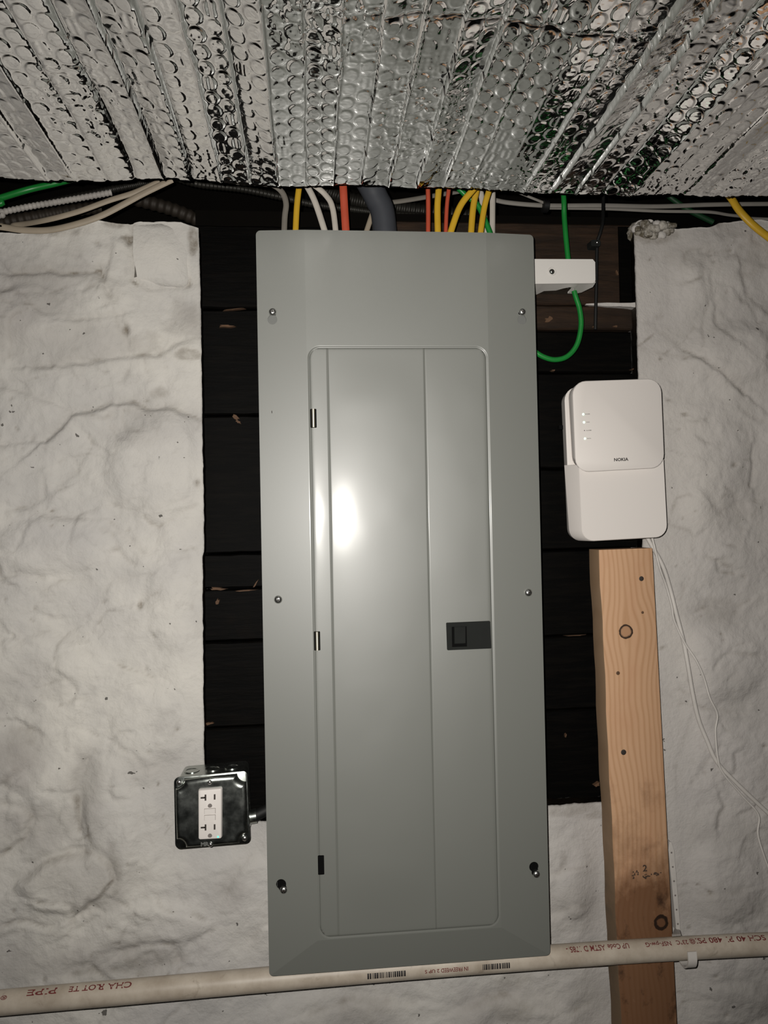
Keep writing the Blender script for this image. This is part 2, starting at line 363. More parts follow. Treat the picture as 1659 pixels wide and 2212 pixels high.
# seams, ledges and cracks: (pixels, groove depth, groove width, ledge height, darkening by grime and painted crack shade)
for pts, gd, gw, lh, dk in (
    ([(20, 592), (75, 590), (110, 584), (130, 592), (200, 588), (216, 582), (240, 640)], .005, .005, .003, .75),
    ([(284, 480), (287, 600), (320, 622), (415, 612), (425, 612)], .004, .004, .0, .30),
    ([(108, 635), (170, 610)], .002, .003, .001, .22),
    ([(155, 692), (215, 685), (265, 678)], .003, .003, .002, .35), ([(262, 690), (275, 745)], .003, .003, .0, .30),
    ([(65, 792), (150, 785), (225, 775), (270, 768), (340, 765), (385, 738), (432, 728)], .004, .006, .005, .42),
    ([(170, 800), (185, 836), (260, 825), (275, 795)], .002, .004, .001, .15), ([(0, 832), (60, 848), (102, 866)], .003, .004, .004, .32),
    ([(95, 950), (130, 920), (150, 895), (200, 885), (240, 868), (290, 868), (315, 882), (370, 880), (430, 905)], .006, .006, .009, .50),
    ([(0, 960), (60, 950), (95, 952)], .003, .004, .002, .20), ([(130, 1045), (165, 1015), (182, 985)], .002, .003, .002, .2),
    ([(30, 1100), (70, 1090), (92, 1075), (92, 1030)], .003, .004, .002, .28), ([(60, 1105), (130, 1118), (180, 1120)], .002, .004, .003, .22),
    ([(235, 1085), (280, 1105), (330, 1100), (400, 1080)], .002, .004, .003, .2), ([(240, 1128), (265, 1160), (310, 1190)], .003, .004, .003, .25),
    ([(0, 1252), (40, 1236), (90, 1248)], .004, .004, .003, .38), ([(95, 1275), (130, 1252), (190, 1255)], .002, .004, .002, .2),
    ([(300, 1312), (318, 1290), (345, 1278)], .002, .003, .001, .3), ([(225, 1280), (240, 1255), (330, 1240)], .002, .004, .001, .15),
    ([(45, 1375), (100, 1365), (150, 1385)], .002, .005, .003, .15), ([(255, 1438), (300, 1452), (335, 1465)], .003, .004, .003, .30),
    ([(180, 1650), (162, 1690), (168, 1760), (172, 1790)], .005, .011, .005, .42), ([(0, 1560), (60, 1590), (70, 1640), (20, 1680)], .003, .02, .003, .30),
    ([(255, 1615), (290, 1630), (310, 1660), (340, 1655)], .003, .005, .003, .24), ([(0, 1735), (50, 1745), (68, 1765), (55, 1810), (0, 1850)], .004, .007, .005, .40),
    ([(55, 1895), (95, 1862), (150, 1845), (205, 1838), (240, 1862), (248, 1895), (215, 1935), (185, 1960)], .006, .008, .008, .50),
    ([(85, 1945), (160, 1952), (155, 2010)], .004, .005, .004, .34), ([(0, 2005), (30, 1992), (60, 1995), (100, 2008), (122, 2000)], .005, .004, .004, .48),
    ([(265, 2065), (300, 2045), (350, 2042), (372, 2042), (380, 2075)], .005, .008, .005, .42), ([(150, 2110), (220, 2095), (300, 2110), (380, 2080)], .003, .012, .002, .32),
    ([(490, 1930), (510, 1880), (540, 1850)], .004, .008, .003, .32), ([(545, 2030), (560, 2005), (578, 1995)], .003, .005, .002, .25),
    ([(1405, 700), (1440, 720), (1475, 755), (1505, 768), (1535, 790), (1575, 820), (1610, 850)], .005, .006, .006, .34),
    ([(1420, 680), (1425, 715), (1445, 725)], .003, .005, .002, .22), ([(1385, 752), (1440, 765), (1500, 772)], .003, .007, .003, .20),
    ([(1545, 680), (1550, 705), (1585, 735)], .003, .005, .003, .22), ([(1600, 590), (1615, 640), (1659, 675)], .003, .006, .004, .22),
    ([(1485, 910), (1530, 906)], .002, .003, .0, .25), ([(1630, 960), (1632, 1050)], .003, .004, .002, .22),
    ([(1490, 1330), (1530, 1310), (1600, 1310), (1625, 1295)], .003, .006, .003, .30), ([(1540, 1090), (1560, 1110), (1640, 1080)], .002, .012, .003, .2),
    ([(1430, 1500), (1480, 1520), (1520, 1530), (1600, 1540)], .003, .005, .003, .20), ([(1490, 1560), (1480, 1600), (1460, 1660), (1465, 1720)], .001, .003, .004, .12),
    ([(1195, 1885), (1215, 1870), (1275, 1870), (1280, 1850)], .003, .005, .003, .30), ([(1200, 1970), (1230, 1950), (1290, 1955)], .004, .010, .003, .30),
    ([(1460, 1935), (1520, 1930), (1600, 1920)], .003, .008, .003, .28), ([(1240, 2180), (1290, 2160), (1320, 2165)], .003, .007, .002, .28),
    ([(670, 2190), (760, 2160), (900, 2170)], .003, .012, .004, .25), ([(1000, 2180), (1080, 2150), (1150, 2170)], .003, .012, .004, .3),
):
    sl, d, sd_ = pdist(pts); H[sl] -= .8 * gd * np.exp(-(d / (gw * .7)) ** 2); H[sl] += .55 * lh * sd_ * np.exp(-np.clip(d, 0, 9) / .030) * (1 - np.exp(-(d / .004) ** 2))
    D[sl] = np.maximum(D[sl], 1.15 * dk * VAR[sl] * np.exp(-(d / (gw * .42)) ** 2)); D[sl] = np.maximum(D[sl], dk * .30 * np.exp(-(d / (gw * 2.2)) ** 2))
# many finer cracks and trowel edges in the whitewash
rc_ = random.Random(21)
for k in range(150):
    a, b_ = (rc_.uniform(-40, 425) if k % 5 < 3 else rc_.uniform(1395, 1690)), rc_.uniform(520, 2210); an = rc_.gauss(0, .5) + (math.pi if rc_.random() < .5 else 0); pts = [(a, b_)]
    for q in range(rc_.randint(2, 6)):
        an += rc_.gauss(0, .5); st_ = rc_.uniform(8, 30); a += st_ * math.cos(an); b_ += st_ * math.sin(an); pts.append((a, b_))
    sl, d, sd_ = pdist(pts, .03); wd = rc_.uniform(.0018, .0042); dk = rc_.uniform(.12, .42); lh = rc_.uniform(-.0022, .0022)
    H[sl] -= wd * .45 * np.exp(-(d / wd) ** 2); H[sl] += lh * sd_ * np.exp(-np.clip(d, 0, 9) / .010) * (1 - np.exp(-(d / .003) ** 2))
    D[sl] = np.maximum(D[sl], dk * VAR[sl] * np.exp(-(d / (wd * .6)) ** 2))
# bulging stones under the whitewash (pixels: centre, radii, height)
for cx, cy, rx, ry, h in ((345, 1010, 110, 110, .010), (110, 1180, 130, 60, .006), (240, 1800, 60, 160, .008), (140, 1910, 95, 60, .008), (380, 1300, 60, 110, .005), (60, 680, 120, 60, .006),
                          (225, 640, 60, 40, .004), (1520, 1000, 110, 150, .007), (1590, 760, 90, 70, .007), (1460, 620, 80, 80, .005), (1560, 1430, 100, 90, .006), (1560, 1900, 90, 90, .007),
                          (1250, 1920, 50, 60, .006), (60, 1450, 120, 70, .006), (330, 1570, 90, 80, .005), (320, 2000, 120, 50, .006), (700, 2200, 150, 50, .006), (1100, 2210, 140, 60, .006), (1560, 2170, 120, 50, .006)):
    c_ = P(cx, cy, 0); s_ = .00066
    q = ((X2 - c_[0]) / (rx * s_)) ** 2 + ((Z2 - c_[2]) / (ry * s_)) ** 2; H += h * sstep(1.35, .35, q)
# dirty streaks: brown exposed top edge and stained patches
for cx, cy, rx, ry, k in ((100, 500, 75, 16, .6), (260, 482, 40, 12, .6), (278, 515, 22, 8, .85), (417, 520, 12, 45, .75), (405, 690, 50, 50, .2), (405, 765, 32, 14, .55), (345, 850, 26, 18, .38), (330, 745, 50, 30, .22),
                          (1420, 505, 60, 22, .55), (1545, 480, 30, 14, .5), (1500, 560, 70, 40, .14), (1620, 560, 50, 50, .22), (310, 890, 40, 20, .2), (30, 1620, 60, 50, .2), (330, 2075, 70, 22, .3), (250, 1870, 18, 60, .35),
                          (1240, 1745, 70, 18, .35), (1330, 1760, 90, 12, .4), (1560, 1320, 60, 40, .16), (1590, 1100, 60, 30, .16), (1120, 2120, 50, 22, .25), (1100, 2180, 70, 30, .28), (780, 2190, 60, 30, .22), (1215, 1860, 10, 20, .3)):
    c_ = P(cx, cy, 0); s_ = .00066
    q = ((X2 - c_[0]) / (rx * s_)) ** 2 + ((Z2 - c_[2]) / (ry * s_)) ** 2 + .9 * fbm(X2 * 45, Z2 * 45, 60, 4); D = np.maximum(D, k * sstep(1.2, .3, q))
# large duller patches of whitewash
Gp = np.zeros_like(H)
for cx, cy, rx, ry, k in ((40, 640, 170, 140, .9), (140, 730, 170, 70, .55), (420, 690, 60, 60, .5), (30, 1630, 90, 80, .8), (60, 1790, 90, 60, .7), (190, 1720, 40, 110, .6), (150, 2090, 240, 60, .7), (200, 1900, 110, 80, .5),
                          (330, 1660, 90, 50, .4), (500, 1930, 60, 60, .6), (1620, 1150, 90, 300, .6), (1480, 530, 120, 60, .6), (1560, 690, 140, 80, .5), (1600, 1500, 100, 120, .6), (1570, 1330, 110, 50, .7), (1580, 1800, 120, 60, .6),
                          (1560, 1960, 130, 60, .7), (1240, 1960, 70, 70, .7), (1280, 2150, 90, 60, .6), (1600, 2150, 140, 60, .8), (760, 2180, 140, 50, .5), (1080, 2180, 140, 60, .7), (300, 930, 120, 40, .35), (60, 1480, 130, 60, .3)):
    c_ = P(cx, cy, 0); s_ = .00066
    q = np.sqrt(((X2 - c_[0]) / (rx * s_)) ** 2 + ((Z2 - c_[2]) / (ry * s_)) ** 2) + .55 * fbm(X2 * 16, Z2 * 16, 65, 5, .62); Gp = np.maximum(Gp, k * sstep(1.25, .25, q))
# small pits and chips
for i in range(90):
    a, b = rnd.uniform(0, 430) if i % 2 else rnd.uniform(1395, 1659), rnd.uniform(520, 2200)
    if 1180 < a < 1200: continue
    c_ = P(a, b, 0); r = rnd.uniform(.0015, .0032); an = rnd.uniform(0, 3.1); el = rnd.uniform(1, 2.6)
    near = (abs(X2 - c_[0]) < .02) & (abs(Z2 - c_[2]) < .02); dx = X2[near] - c_[0]; dz = Z2[near] - c_[2]
    q = np.hypot((dx * math.cos(an) + dz * math.sin(an)) / el, -dx * math.sin(an) + dz * math.cos(an)) / r
    H[near] -= .003 * np.exp(-q ** 2); D[near] = np.maximum(D[near], rnd.uniform(.4, 1) * np.exp(-q ** 2 * 1.5))
for a, b, r in ((272, 713, .0042), (407, 610, .0035), (278, 521, .004), (427, 1045, .003), (302, 1308, .003), (1340, 1820, .002)):
    c_ = P(a, b, 0); q = np.hypot(X2 - c_[0], (Z2 - c_[2]) * .6) / r; H -= .006 * np.exp(-q ** 2); D = np.maximum(D, 1.2 * np.exp(-q ** 2))
# keep flatter where the boards start, under fixtures and beside the stud
keep = 1 - .75 * np.exp(-(np.minimum(abs(X2 - bL), abs(X2 - bR)) / .02) ** 2) * up_
H = np.clip(H * keep, -.016, .012)
sd0, sd1 = P(1290, 1500, 0)[0], P(1440, 1500, 0)[0]
flat = sstep(.05, .0, np.maximum(np.maximum(sd0 - X2, X2 - sd1 - .02), 0)) * (X2 > .2); H = H * (1 - .9 * flat) - .004 * flat
bq = P(455, 1745, 0); flat = sstep(.03, 0, np.maximum(np.maximum(abs(X2 - bq[0]) - .06, abs(Z2 - bq[2]) - .06), 0)); H = H * (1 - .9 * flat) - .003 * flat
V = np.stack([X2, -H, Z2], -1)
cxm = (np.arange(nc - 1) >= iL) & (np.arange(nc - 1) < iR); rzm = np.arange(nr - 1) >= iB
mask = ~(rzm[:, None] & cxm[None, :])
fc = grid_faces(nr, nc, mask); Vf = V.reshape(-1, 3)
# returns: jambs and sill of the opening, and the top of the wall
idx = np.arange(nr * nc).reshape(nr, nc); extra_v, extra_f = [], []
def ret(line, back):
    o = len(Vf) + len(extra_v)
    bk = Vf[line].copy(); bk[:, 1] = back; extra_v.extend(bk)
    for k in range(len(line) - 1): extra_f.append((line[k], line[k + 1], o + k + 1, o + k))
ret(idx[iB:, iL], .046); ret(idx[iB:, iR][::-1], .046); ret(idx[iB, iL:iR + 1][::-1], .046); ret(idx[-1, :iL + 1][::-1], .30); ret(idx[-1, iR:][::-1], .30)
Vall = np.vstack([Vf, np.array(extra_v)]); fall = np.vstack([fc, np.array(extra_f)])
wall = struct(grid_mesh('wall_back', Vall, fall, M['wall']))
da = wall.data.attributes.new('dirt_shade', 'FLOAT', 'POINT'); dv = np.zeros(len(Vall), np.float32); dv[:len(Vf)] = np.clip(D, 0, 1).ravel(); da.data.foreach_set('value', dv)
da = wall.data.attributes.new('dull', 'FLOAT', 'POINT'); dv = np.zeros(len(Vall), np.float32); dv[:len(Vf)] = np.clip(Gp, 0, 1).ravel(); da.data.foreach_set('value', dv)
wall['_o'] = [0, 0, 0]
def pebble(c, r, seed, sq=(1, 1, 1), power=.5):
    g = np.random.RandomState(seed); b = MB(); loops = []; n = 12; ph = g.rand(6) * 6
    for k in range(1, 8):
        a = math.pi * k / 8; l = []
        for j in range(n):
            q = 2 * math.pi * j / n; x, y, z = math.sin(a) * math.cos(q), math.sin(a) * math.sin(q), math.cos(a)
            f = lambda v: math.copysign(abs(v) ** power, v)
            k_ = 1 + .10 * math.sin(3 * q + ph[0]) * math.sin(2 * a + ph[1]) + .05 * math.sin(5 * q + ph[2] + 3 * a)
            l.append((c[0] + f(x) * r * sq[0] * k_, c[1] + f(y) * r * sq[1] * k_, c[2] + f(z) * r * sq[2] * k_))
        loops.append(l)
    return b.loft(loops, True, True)
c_ = P(350, 549, 0)
pebble((c_[0], .0325, c_[2]), .044, 5, (.98, .86, 1.03), .32).build('stone', M['wall'], wall, 50)
for i in range(26):
    a, b_ = 1378 + rnd.random() * 78, 482 + rnd.random() * 26; c_ = P(a, b_, 0)
    pebble((c_[0], rnd.uniform(-.004, .006), c_[2]), rnd.uniform(.004, .009), 100 + i, (1, .8, .8), .8).build('stone', M['stone'] if rnd.random() < .75 else M['wall'], wall, 60)
c_ = P(1400, 490, 0); pebble((c_[0], .022, c_[2] - .004), .026, 77, (1.05, .9, .62), .7).build('stone', M['stone'], wall, 60)
# ridge of paint squeezed between the boards on the right
b = MB(); a0, a1 = P(1377, 661, .012), P(1266, 657, .019)
prof = [(0, .0045), (.15, .0030), (.35, .0026), (.6, .0028), (.8, .0018), (1, .0006)]
lp = []
for u, h in prof:
    q = a0 * (1 - u) + a1 * u; lp.append([(q[0], q[1] - .006 * (1 - u), q[2] + h), (q[0], q[1] - .006 * (1 - u), q[2] - h), (q[0], .024, q[2] - h), (q[0], .024, q[2] + h)])
b.loft(lp, True, True).build('paint_ridge', M['wall'], wall)

# ------------------------------------------------------------------ boards behind the panel
YB = .021
boards = struct(bpy.data.objects.new('wall_boards', None)); COL.objects.link(boards); boards['_o'] = [0, 0, 0]; boards['label'] = 'dark tarred boards filling the opening behind the grey panel'
xm = P(860, 1000, YB)[0]
def plank(x0, x1, ya, yb, pxref, mat, dy, seed):
    za, zb = P(pxref, ya, YB)[2] - .0009, P(pxref, yb, YB)[2] + .0009
    n = 40; g = np.linspace(x0, x1, n); b = MB(); lp = []
    t0 = .0012 * fbm(g * 40, g * 0 + seed, 70); t1 = .0012 * fbm(g * 40, g * 0 + seed + 5, 71); yy = YB + dy + .0015 * fbm(g * 8, g * 0 + seed, 72)
    for i in range(n):
        zt, zb_ = za + t0[i], zb + t1[i]; e = .0022
        lp.append([(g[i], yy[i], zb_ + e), (g[i], yy[i], zt - e), (g[i], yy[i] + e, zt), (g[i], YB + .024, zt), (g[i], YB + .024, zb_), (g[i], yy[i] + e, zb_)])
    return b.loft(lp, True, True).build('plank', mat, boards, 30)
for k, (ya, yb) in enumerate(((486, 667), (667, 897), (897, 1196), (1196, 1272), (1272, 1386), (1386, 1571), (1571, 1765))):
    plank(bL - .02, xm, ya, yb, 500, M['tar'], (.0, .003, .001, .0025, .004, .001, .002)[k], k * 3.1)
for k, (ya, yb, mt) in enumerate(((482, 659, 'brown'), (659, 713, 'brown'), (713, 805, 'tar'), (805, 1012, 'tar'), (1012, 1187, 'tar'), (1187, 1373, 'tar'), (1373, 1533, 'tar'), (1533, 1745, 'tar'))):
    plank(xm + .001, bR + .03, ya, yb, 1240, M[mt], (.0, -.001, .004, .002, .003, .001, .002, .003)[k], 40 + k * 2.3)
plank(P(1337, 600, YB)[0], bR + .025, 490, 656, 1350, M['tar'], -.004, 90)
def splinter(px, py, w_, h_, seed, ang=0.0):
    g = np.random.RandomState(seed); c_ = P(px, py, YB - .002); n = 11; lo = []; hi = []
    for j in range(n):
        a = 2 * math.pi * j / n; rr = .45 + .75 * g.rand(); x, z = w_ * rr * math.cos(a), h_ * rr * math.sin(a)
        x, z = x * math.cos(ang) - z * math.sin(ang), x * math.sin(ang) + z * math.cos(ang)
        lo.append((c_[0] + x, YB + .006, c_[2] + z)); hi.append((c_[0] + x * .8, c_[1] - .001, c_[2] + z * .8))
    MB().loft([lo, hi], False, True).build('splinter', M['splinter'], boards, 20)
for k, a in enumerate(((487, 704, .014, .0022, .0), (508, 902, .009, .0045, -.6), (515, 912, .006, .002, -.4), (470, 1272, .014, .0028, -.05), (530, 1276, .018, .0012, .05), (552, 1262, .009, .0012, 1.0), (452, 1563, .008, .0025, .2),
                       (505, 668, .022, .0008, .12), (1333, 590, .0028, .0052, .1), (1283, 706, .004, .0022, .3), (1330, 705, .005, .002, -.2), (1185, 690, .008, .005, .4), (1240, 1373, .024, .0007, .02), (1222, 1590, .0012, .004, -.2), (1195, 800, .006, .0012, 0), (1370, 797, .006, .0016, 0), (1290, 1695, .006, .004, .3), (470, 1300, .006, .004, 1.2))):
    splinter(a[0], a[1], a[2], a[3], 200 + k, a[4])

# cavity above the wall, floor, subfloor
YF = -.175
fe0, fe1 = P(-300, 381, YF), P(1959, 437, YF)          # the foil's back edge
FZ = lambda x: fe0[2] + (fe1[2] - fe0[2]) * (x - fe0[0]) / (fe1[0] - fe0[0])
zF = FZ(0.0)
struct(MB().box((-1.6, .30, 1.5), (1.6, .34, zF + .26)).build('wall_rim', M['dark_timber']))
struct(MB().box((-1.6, -2.6, zF + .24), (1.6, .34, zF + .27)).build('ceiling', M['dark_timber']))
struct(MB().box((-1.6, -2.6, -.04), (1.6, .34, 0)).build('floor', M['floor']))
for k, x in enumerate((-1.0, -.48, .52, 1.0)):
    struct(MB().box((x - .02, -2.6, zF + .024), (x + .02, -.21, zF + .24)).build('trim_%d' % (k + 1), M['dark_timber']))
b = MB(); c_ = P(1200, 478, .05); b.box((bL - .01, .046, c_[2] - .05), (bR + .03, .12, c_[2] + .006)); struct(b.build('trim_5', M['dark_timber']))

# ------------------------------------------------------------------ bubble foil insulation overhead
us = segs([-1.5, -.80, .80, 1.5], [.02, .00118, .02]); vs_ = segs([0, .50, 1.9], [.00118, .03])
U, Vv = np.meshgrid(us, vs_); nr, nc = U.shape
BW, CS, RP = .0345, .0160, .0236
warp = .0055 * fbm(U * 2.2, Vv * 2.2, 300, 2) + .0020 * fbm(U * 9, Vv * 9, 303, 2) + .0011 * fbm(U * 24, Vv * 30, 306, 2)
uu = U + warp + .02; bi = np.floor(uu / BW).astype(int); fu = uu - bi * BW
g = np.random.RandomState(11); tilt = g.uniform(-1, 1, 400) ** 3 * 1.6 + g.uniform(-.35, .35, 400); ridge = g.uniform(.3, 1.6, 400); rowoff = g.rand(400)
s0 = (BW - 2 * CS) / 2
col = np.clip(np.floor((fu - s0) / CS), 0, 1).astype(int); fx = fu - s0 - (col + .5) * CS
rv = Vv / RP + rowoff[bi % 400] * .25 + .5 * col; fr = (rv - np.floor(rv) - .5) * RP
cell = (np.floor(rv).astype(int) * 7 + bi * 131 + col * 57) & 4095
crv = g.rand(4096); hb = .00105 * (.55 + .7 * crv[cell]) * (.55 + .9 * g.rand(400))[bi % 400] ; deflate = crv[(cell * 13 + 5) & 4095]
e = np.sqrt((fx / (CS * .49)) ** 2 + (fr / (RP * .485)) ** 2)
dome = sstep(1.0, .80, e) * (1 + .12 * (1 - np.clip(e, 0, 1) ** 2))
bub = hb * dome
dent = (deflate > .86); bub = np.where(dent, bub * (.45 + .35 * np.sin(fx * 900 + deflate * 40)), bub)
# seams between the bands, each band's own tilt, long waves and crinkles
ds = np.minimum(fu, BW - fu); sd_i = np.where(fu < BW / 2, bi, bi + 1)
seam = .0020 * ridge[sd_i % 400] * np.exp(-(ds / .0022) ** 1.3) * (1 - 2 * (g.rand(400) > .7)[sd_i % 400])
lean = (fu - BW / 2) * .27 * sstep(-.004, .03, Vv) * tilt[bi % 400] * (.6 + .8 * vnoise(Vv * 9, bi * 1.7, 310))
pair = .0035 * fbm(U * 14, Vv * 1.6, 320, 3) + .004 * fbm(U * 4, Vv * 4, 330, 2)
cm = sstep(.55, .75, vnoise(U * 9, Vv * 7, 340)); cr = 1 - abs(fbm(U * 110 + fbm(U * 40, Vv * 40, 345, 2), Vv * 80, 350, 2)) * 2.2
crk = .0013 * cm * np.clip(cr, 0, 1) ** 3 + .00020 * fbm(U * 260, Vv * 260, 360, 2)
# creases across the sheet
for vc, am, ph in ((.335, .0035, 0.), (.295, .0020, 2.), (.395, .003, 4.)):
    vl = vc + .014 * np.sin(U * 7 + ph) + .008 * fbm(U * 20, U * 0, 370); pair = pair - am * np.exp(-abs(Vv - vl) / .003) * sstep(.42, .6, vnoise(U * 5 + ph, U * 0, 380))
fade = sstep(.62, .50, Vv) * sstep(.84, .78, abs(U))
drop = (bub + seam + lean + crk) * fade + pair
Zf = FZ(U) + .004 - drop + .025 * Vv
Yf = YF - Vv + .0022 * fbm(U * 30, U * 0, 390, 3) * sstep(.05, 0, Vv)
V = np.stack([U, Yf, Zf], -1).reshape(-1, 3); fcs = grid_faces(nr, nc)
# back edge of the sheet (its thickness)
e0 = V[:nc].copy(); e0[:, 2] += .006; e0[:, 1] += .0004; e1 = e0.copy(); e1[:, 1] -= .06; e1[:, 2] += .002
o = len(V); i = np.arange(nc - 1)
V = np.vstack([V, e0, e1]); fcs = np.vstack([fcs, np.stack([i, o + i, o + i + 1, i + 1], -1), np.stack([o + i, o + nc + i, o + nc + i + 1, o + i + 1], -1)])
foil = grid_mesh('foil_insulation', V, fcs[:, ::-1], M['foil'])
tag(foil, 'silver bubble foil insulation sheet hanging overhead across the whole top', 'insulation')

# ------------------------------------------------------------------ the electrical panel
YP = -.10; x0, x1, z0, z1 = -.19, .19, CZ - .4945, CZ + .4945
panel = empty('electrical_panel', (0, YP, z0), 'tall grey steel electrical panel with long recessed door', 'electrical panel')
dx0, dx1 = P(674, 1300, YP)[0], P(1066, 1300, YP)[0]; dz1, dz0 = P(860, 747, YP)[2], P(885, 2016, YP)[2]
dcx, dcz, dw, dh = (dx0 + dx1) / 2, (dz0 + dz1) / 2, dx1 - dx0, dz1 - dz0
ofs = lambda l, cx, cz: [(x + cx, z + cz) for x, z in l]
outer = ofs(rr2(.38, z1 - z0, .006), 0, CZ); opening = ofs(rr2(dw, dh, .017, 10), dcx, dcz)
def keyhole(big, rb, small, rs, n=36):
    """outline of the union of two circles, star-shaped from the big one"""
    o = []
    dx, dz = small[0] - big[0], small[1] - big[1]
    for k in range(n):
        a = 2 * math.pi * k / n; ux, uz = math.cos(a), math.sin(a); r = rb; pj = dx * ux + dz * uz; disc = pj * pj - (dx * dx + dz * dz - rs * rs)
        if disc > 0: r = max(r, pj + math.sqrt(disc))
        o.append((big[0] + ux * r, big[1] + uz * r))
    return o
XZ = lambda a, b: (P(a, b, YP)[0], P(a, b, YP)[2])
keys = [keyhole(XZ(588, 689), .0064, XZ(589, 676), .0046), keyhole(XZ(1129, 689), .0064, XZ(1128, 676), .0046),
        keyhole(XZ(607, 1913), .0066, XZ(611, 1922), .0052), keyhole(XZ(1155, 1875), .0066, XZ(1158, 1887), .0052)]
b = MB(); b.add(*poly2d(outer, [opening] + keys, YP, .0014))
lo = lambda l, y: [(x, y, z) for x, z in l]
b.loft([lo(ofs(rr2(.38 - .0004, z1 - z0 - .0004, .006), 0, CZ), YP + .0004), lo(outer, YP + .002), lo(outer, YP + .013)], False, False)
inner = ofs(rr2(dw - .0056, dh - .0056, .0145, 10), dcx, dcz); mid = ofs(rr2(dw - .0012, dh - .0012, .0165, 10), dcx, dcz)
cover = b.build('cover', M['enamel'], panel, 28)
# the trim falls back slightly from the door frame to its outer edges, mitred at the corners
bm = bmesh.new(); bm.from_mesh(cover.data); HIP = .0055; ex0, ex1, ez0, ez1 = dx0 - .001, dx1 + .001, dz0 - .001 - z0, dz1 + .001 - z0
cuts = [((ex0, 0, 0), (1, 0, 0)), ((ex1, 0, 0), (1, 0, 0)), ((0, 0, ez0), (0, 0, 1))]
for (ax, az), (bx_, bz_) in (((ex0, ez0), (x0, 0)), ((ex1, ez0), (x1, 0))):
    cuts.append(((ax, 0, az), (bz_ - az, 0, -(bx_ - ax))))
for co_, no_ in cuts:
    bmesh.ops.bisect_plane(bm, geom=bm.verts[:] + bm.edges[:] + bm.faces[:], plane_co=co_, plane_no=no_)
for v in bm.verts:
    v.co.y += HIP * max(0, (ex0 - v.co.x) / (ex0 - x0), (v.co.x - ex1) / (x1 - ex1), (ez0 - v.co.z) / ez0)
bmesh.ops.recalc_face_normals(bm, faces=bm.faces)
bm.to_mesh(cover.data); bm.free()
cover.data.set_sharp_from_angle(angle=R_(1.2))
def trim_y(a, c2):
    """depth of the sloping trim at a photo pixel"""
    q = P(a, c2, YP); return YP + HIP * max(0, (dx0 - q[0]) / (dx0 - x0), (q[0] - dx1) / (x1 - dx1), (dz0 - q[2]) / (dz0 - z0))
rim = MB(); lp = []
for tt in np.linspace(0, 1, 12):
    k_ = tt * tt * (3 - 2 * tt); lp.append(lo(ofs(rr2(dw + .0006 - .0062 * tt, dh + .0006 - .0062 * tt, .0172 - .003 * tt, 12), dcx, dcz), YP - .00012 + .0012 * k_))
    lp[-1] = [(x, YP - .00012 + (y - YP + .00012) * (.25 + .75 * (z - dz0) / dh), z) for x, y, z in lp[-1]]
lp.append([(x, y + .003, z) for x, y, z in lp[-1]])
rim.loft(lp, False, False).build('door_frame', M['enamel'], panel, 60)
# door leaf: shallow pillow between two pressed creases
dwi, dhi = dw - .0060, dh - .0060; cz1, cz2 = .098, .648
us = segs([0, .005, .085, cz1 - .004, cz1, cz1 + .004, .12, .63, cz2 - .004, cz2, cz2 + .004, .67, .995, 1], [.0025, .010, .003, .0012, .0012, .003, .012, .003, .0012, .0012, .003, .012, .0025])
vz = segs([0, .004, .996, 1], [.001, .005, .001]); U, Vg = np.meshgrid(us, vz)
xd = dcx + (U - .5) * dwi; zd = dcz + (Vg - .5) * dhi; rc = .0135
hz = np.maximum(np.maximum(dcz - dhi / 2 + rc - zd, zd - (dcz + dhi / 2 - rc)), 0); cut = rc - np.sqrt(np.maximum(rc ** 2 - np.minimum(hz, rc) ** 2, 0))
xd = np.clip(xd, dcx - dwi / 2 + cut, dcx + dwi / 2 - cut)
tm = np.clip((U - cz1) / (cz2 - cz1), 0, 1); ends = sstep(0, .12, Vg) * sstep(1, .9, Vg)
bul = .0021 * 4 * tm * (1 - tm) * ends + .00035 * sstep(0, .02, tm) * sstep(1, .98, tm)
tl_ = np.clip(U / cz1, 0, 1); bul = bul + .0002 * np.sin(tl_ * math.pi) * (U < cz1) * ends
tr_ = np.clip((U - cz2) / (1 - cz2), 0, 1); bul = bul + .0006 * np.sin(tr_ * math.pi) * (U > cz2) * ends
bul = bul - .0006 * np.exp(-((U - cz1) / .0028) ** 2) - .0006 * np.exp(-((U - cz2) / .0026) ** 2) + .00025 * fbm(U * 4, Vg * 11, 400, 2) * ends
ed = np.minimum(np.minimum(U * dwi, (1 - U) * dwi), np.minimum(Vg * dhi, (1 - Vg) * dhi)); bul = bul - .0008 * np.exp(-ed / .0008)
yd = YP + .0002 + .0008 * Vg - bul
V = np.stack([xd, yd, zd], -1).reshape(-1, 3) - np.array(panel['_o']); door = grid_mesh('door', V, grid_faces(*U.shape), M['enamel']); door.parent = panel; door['_o'] = panel['_o']
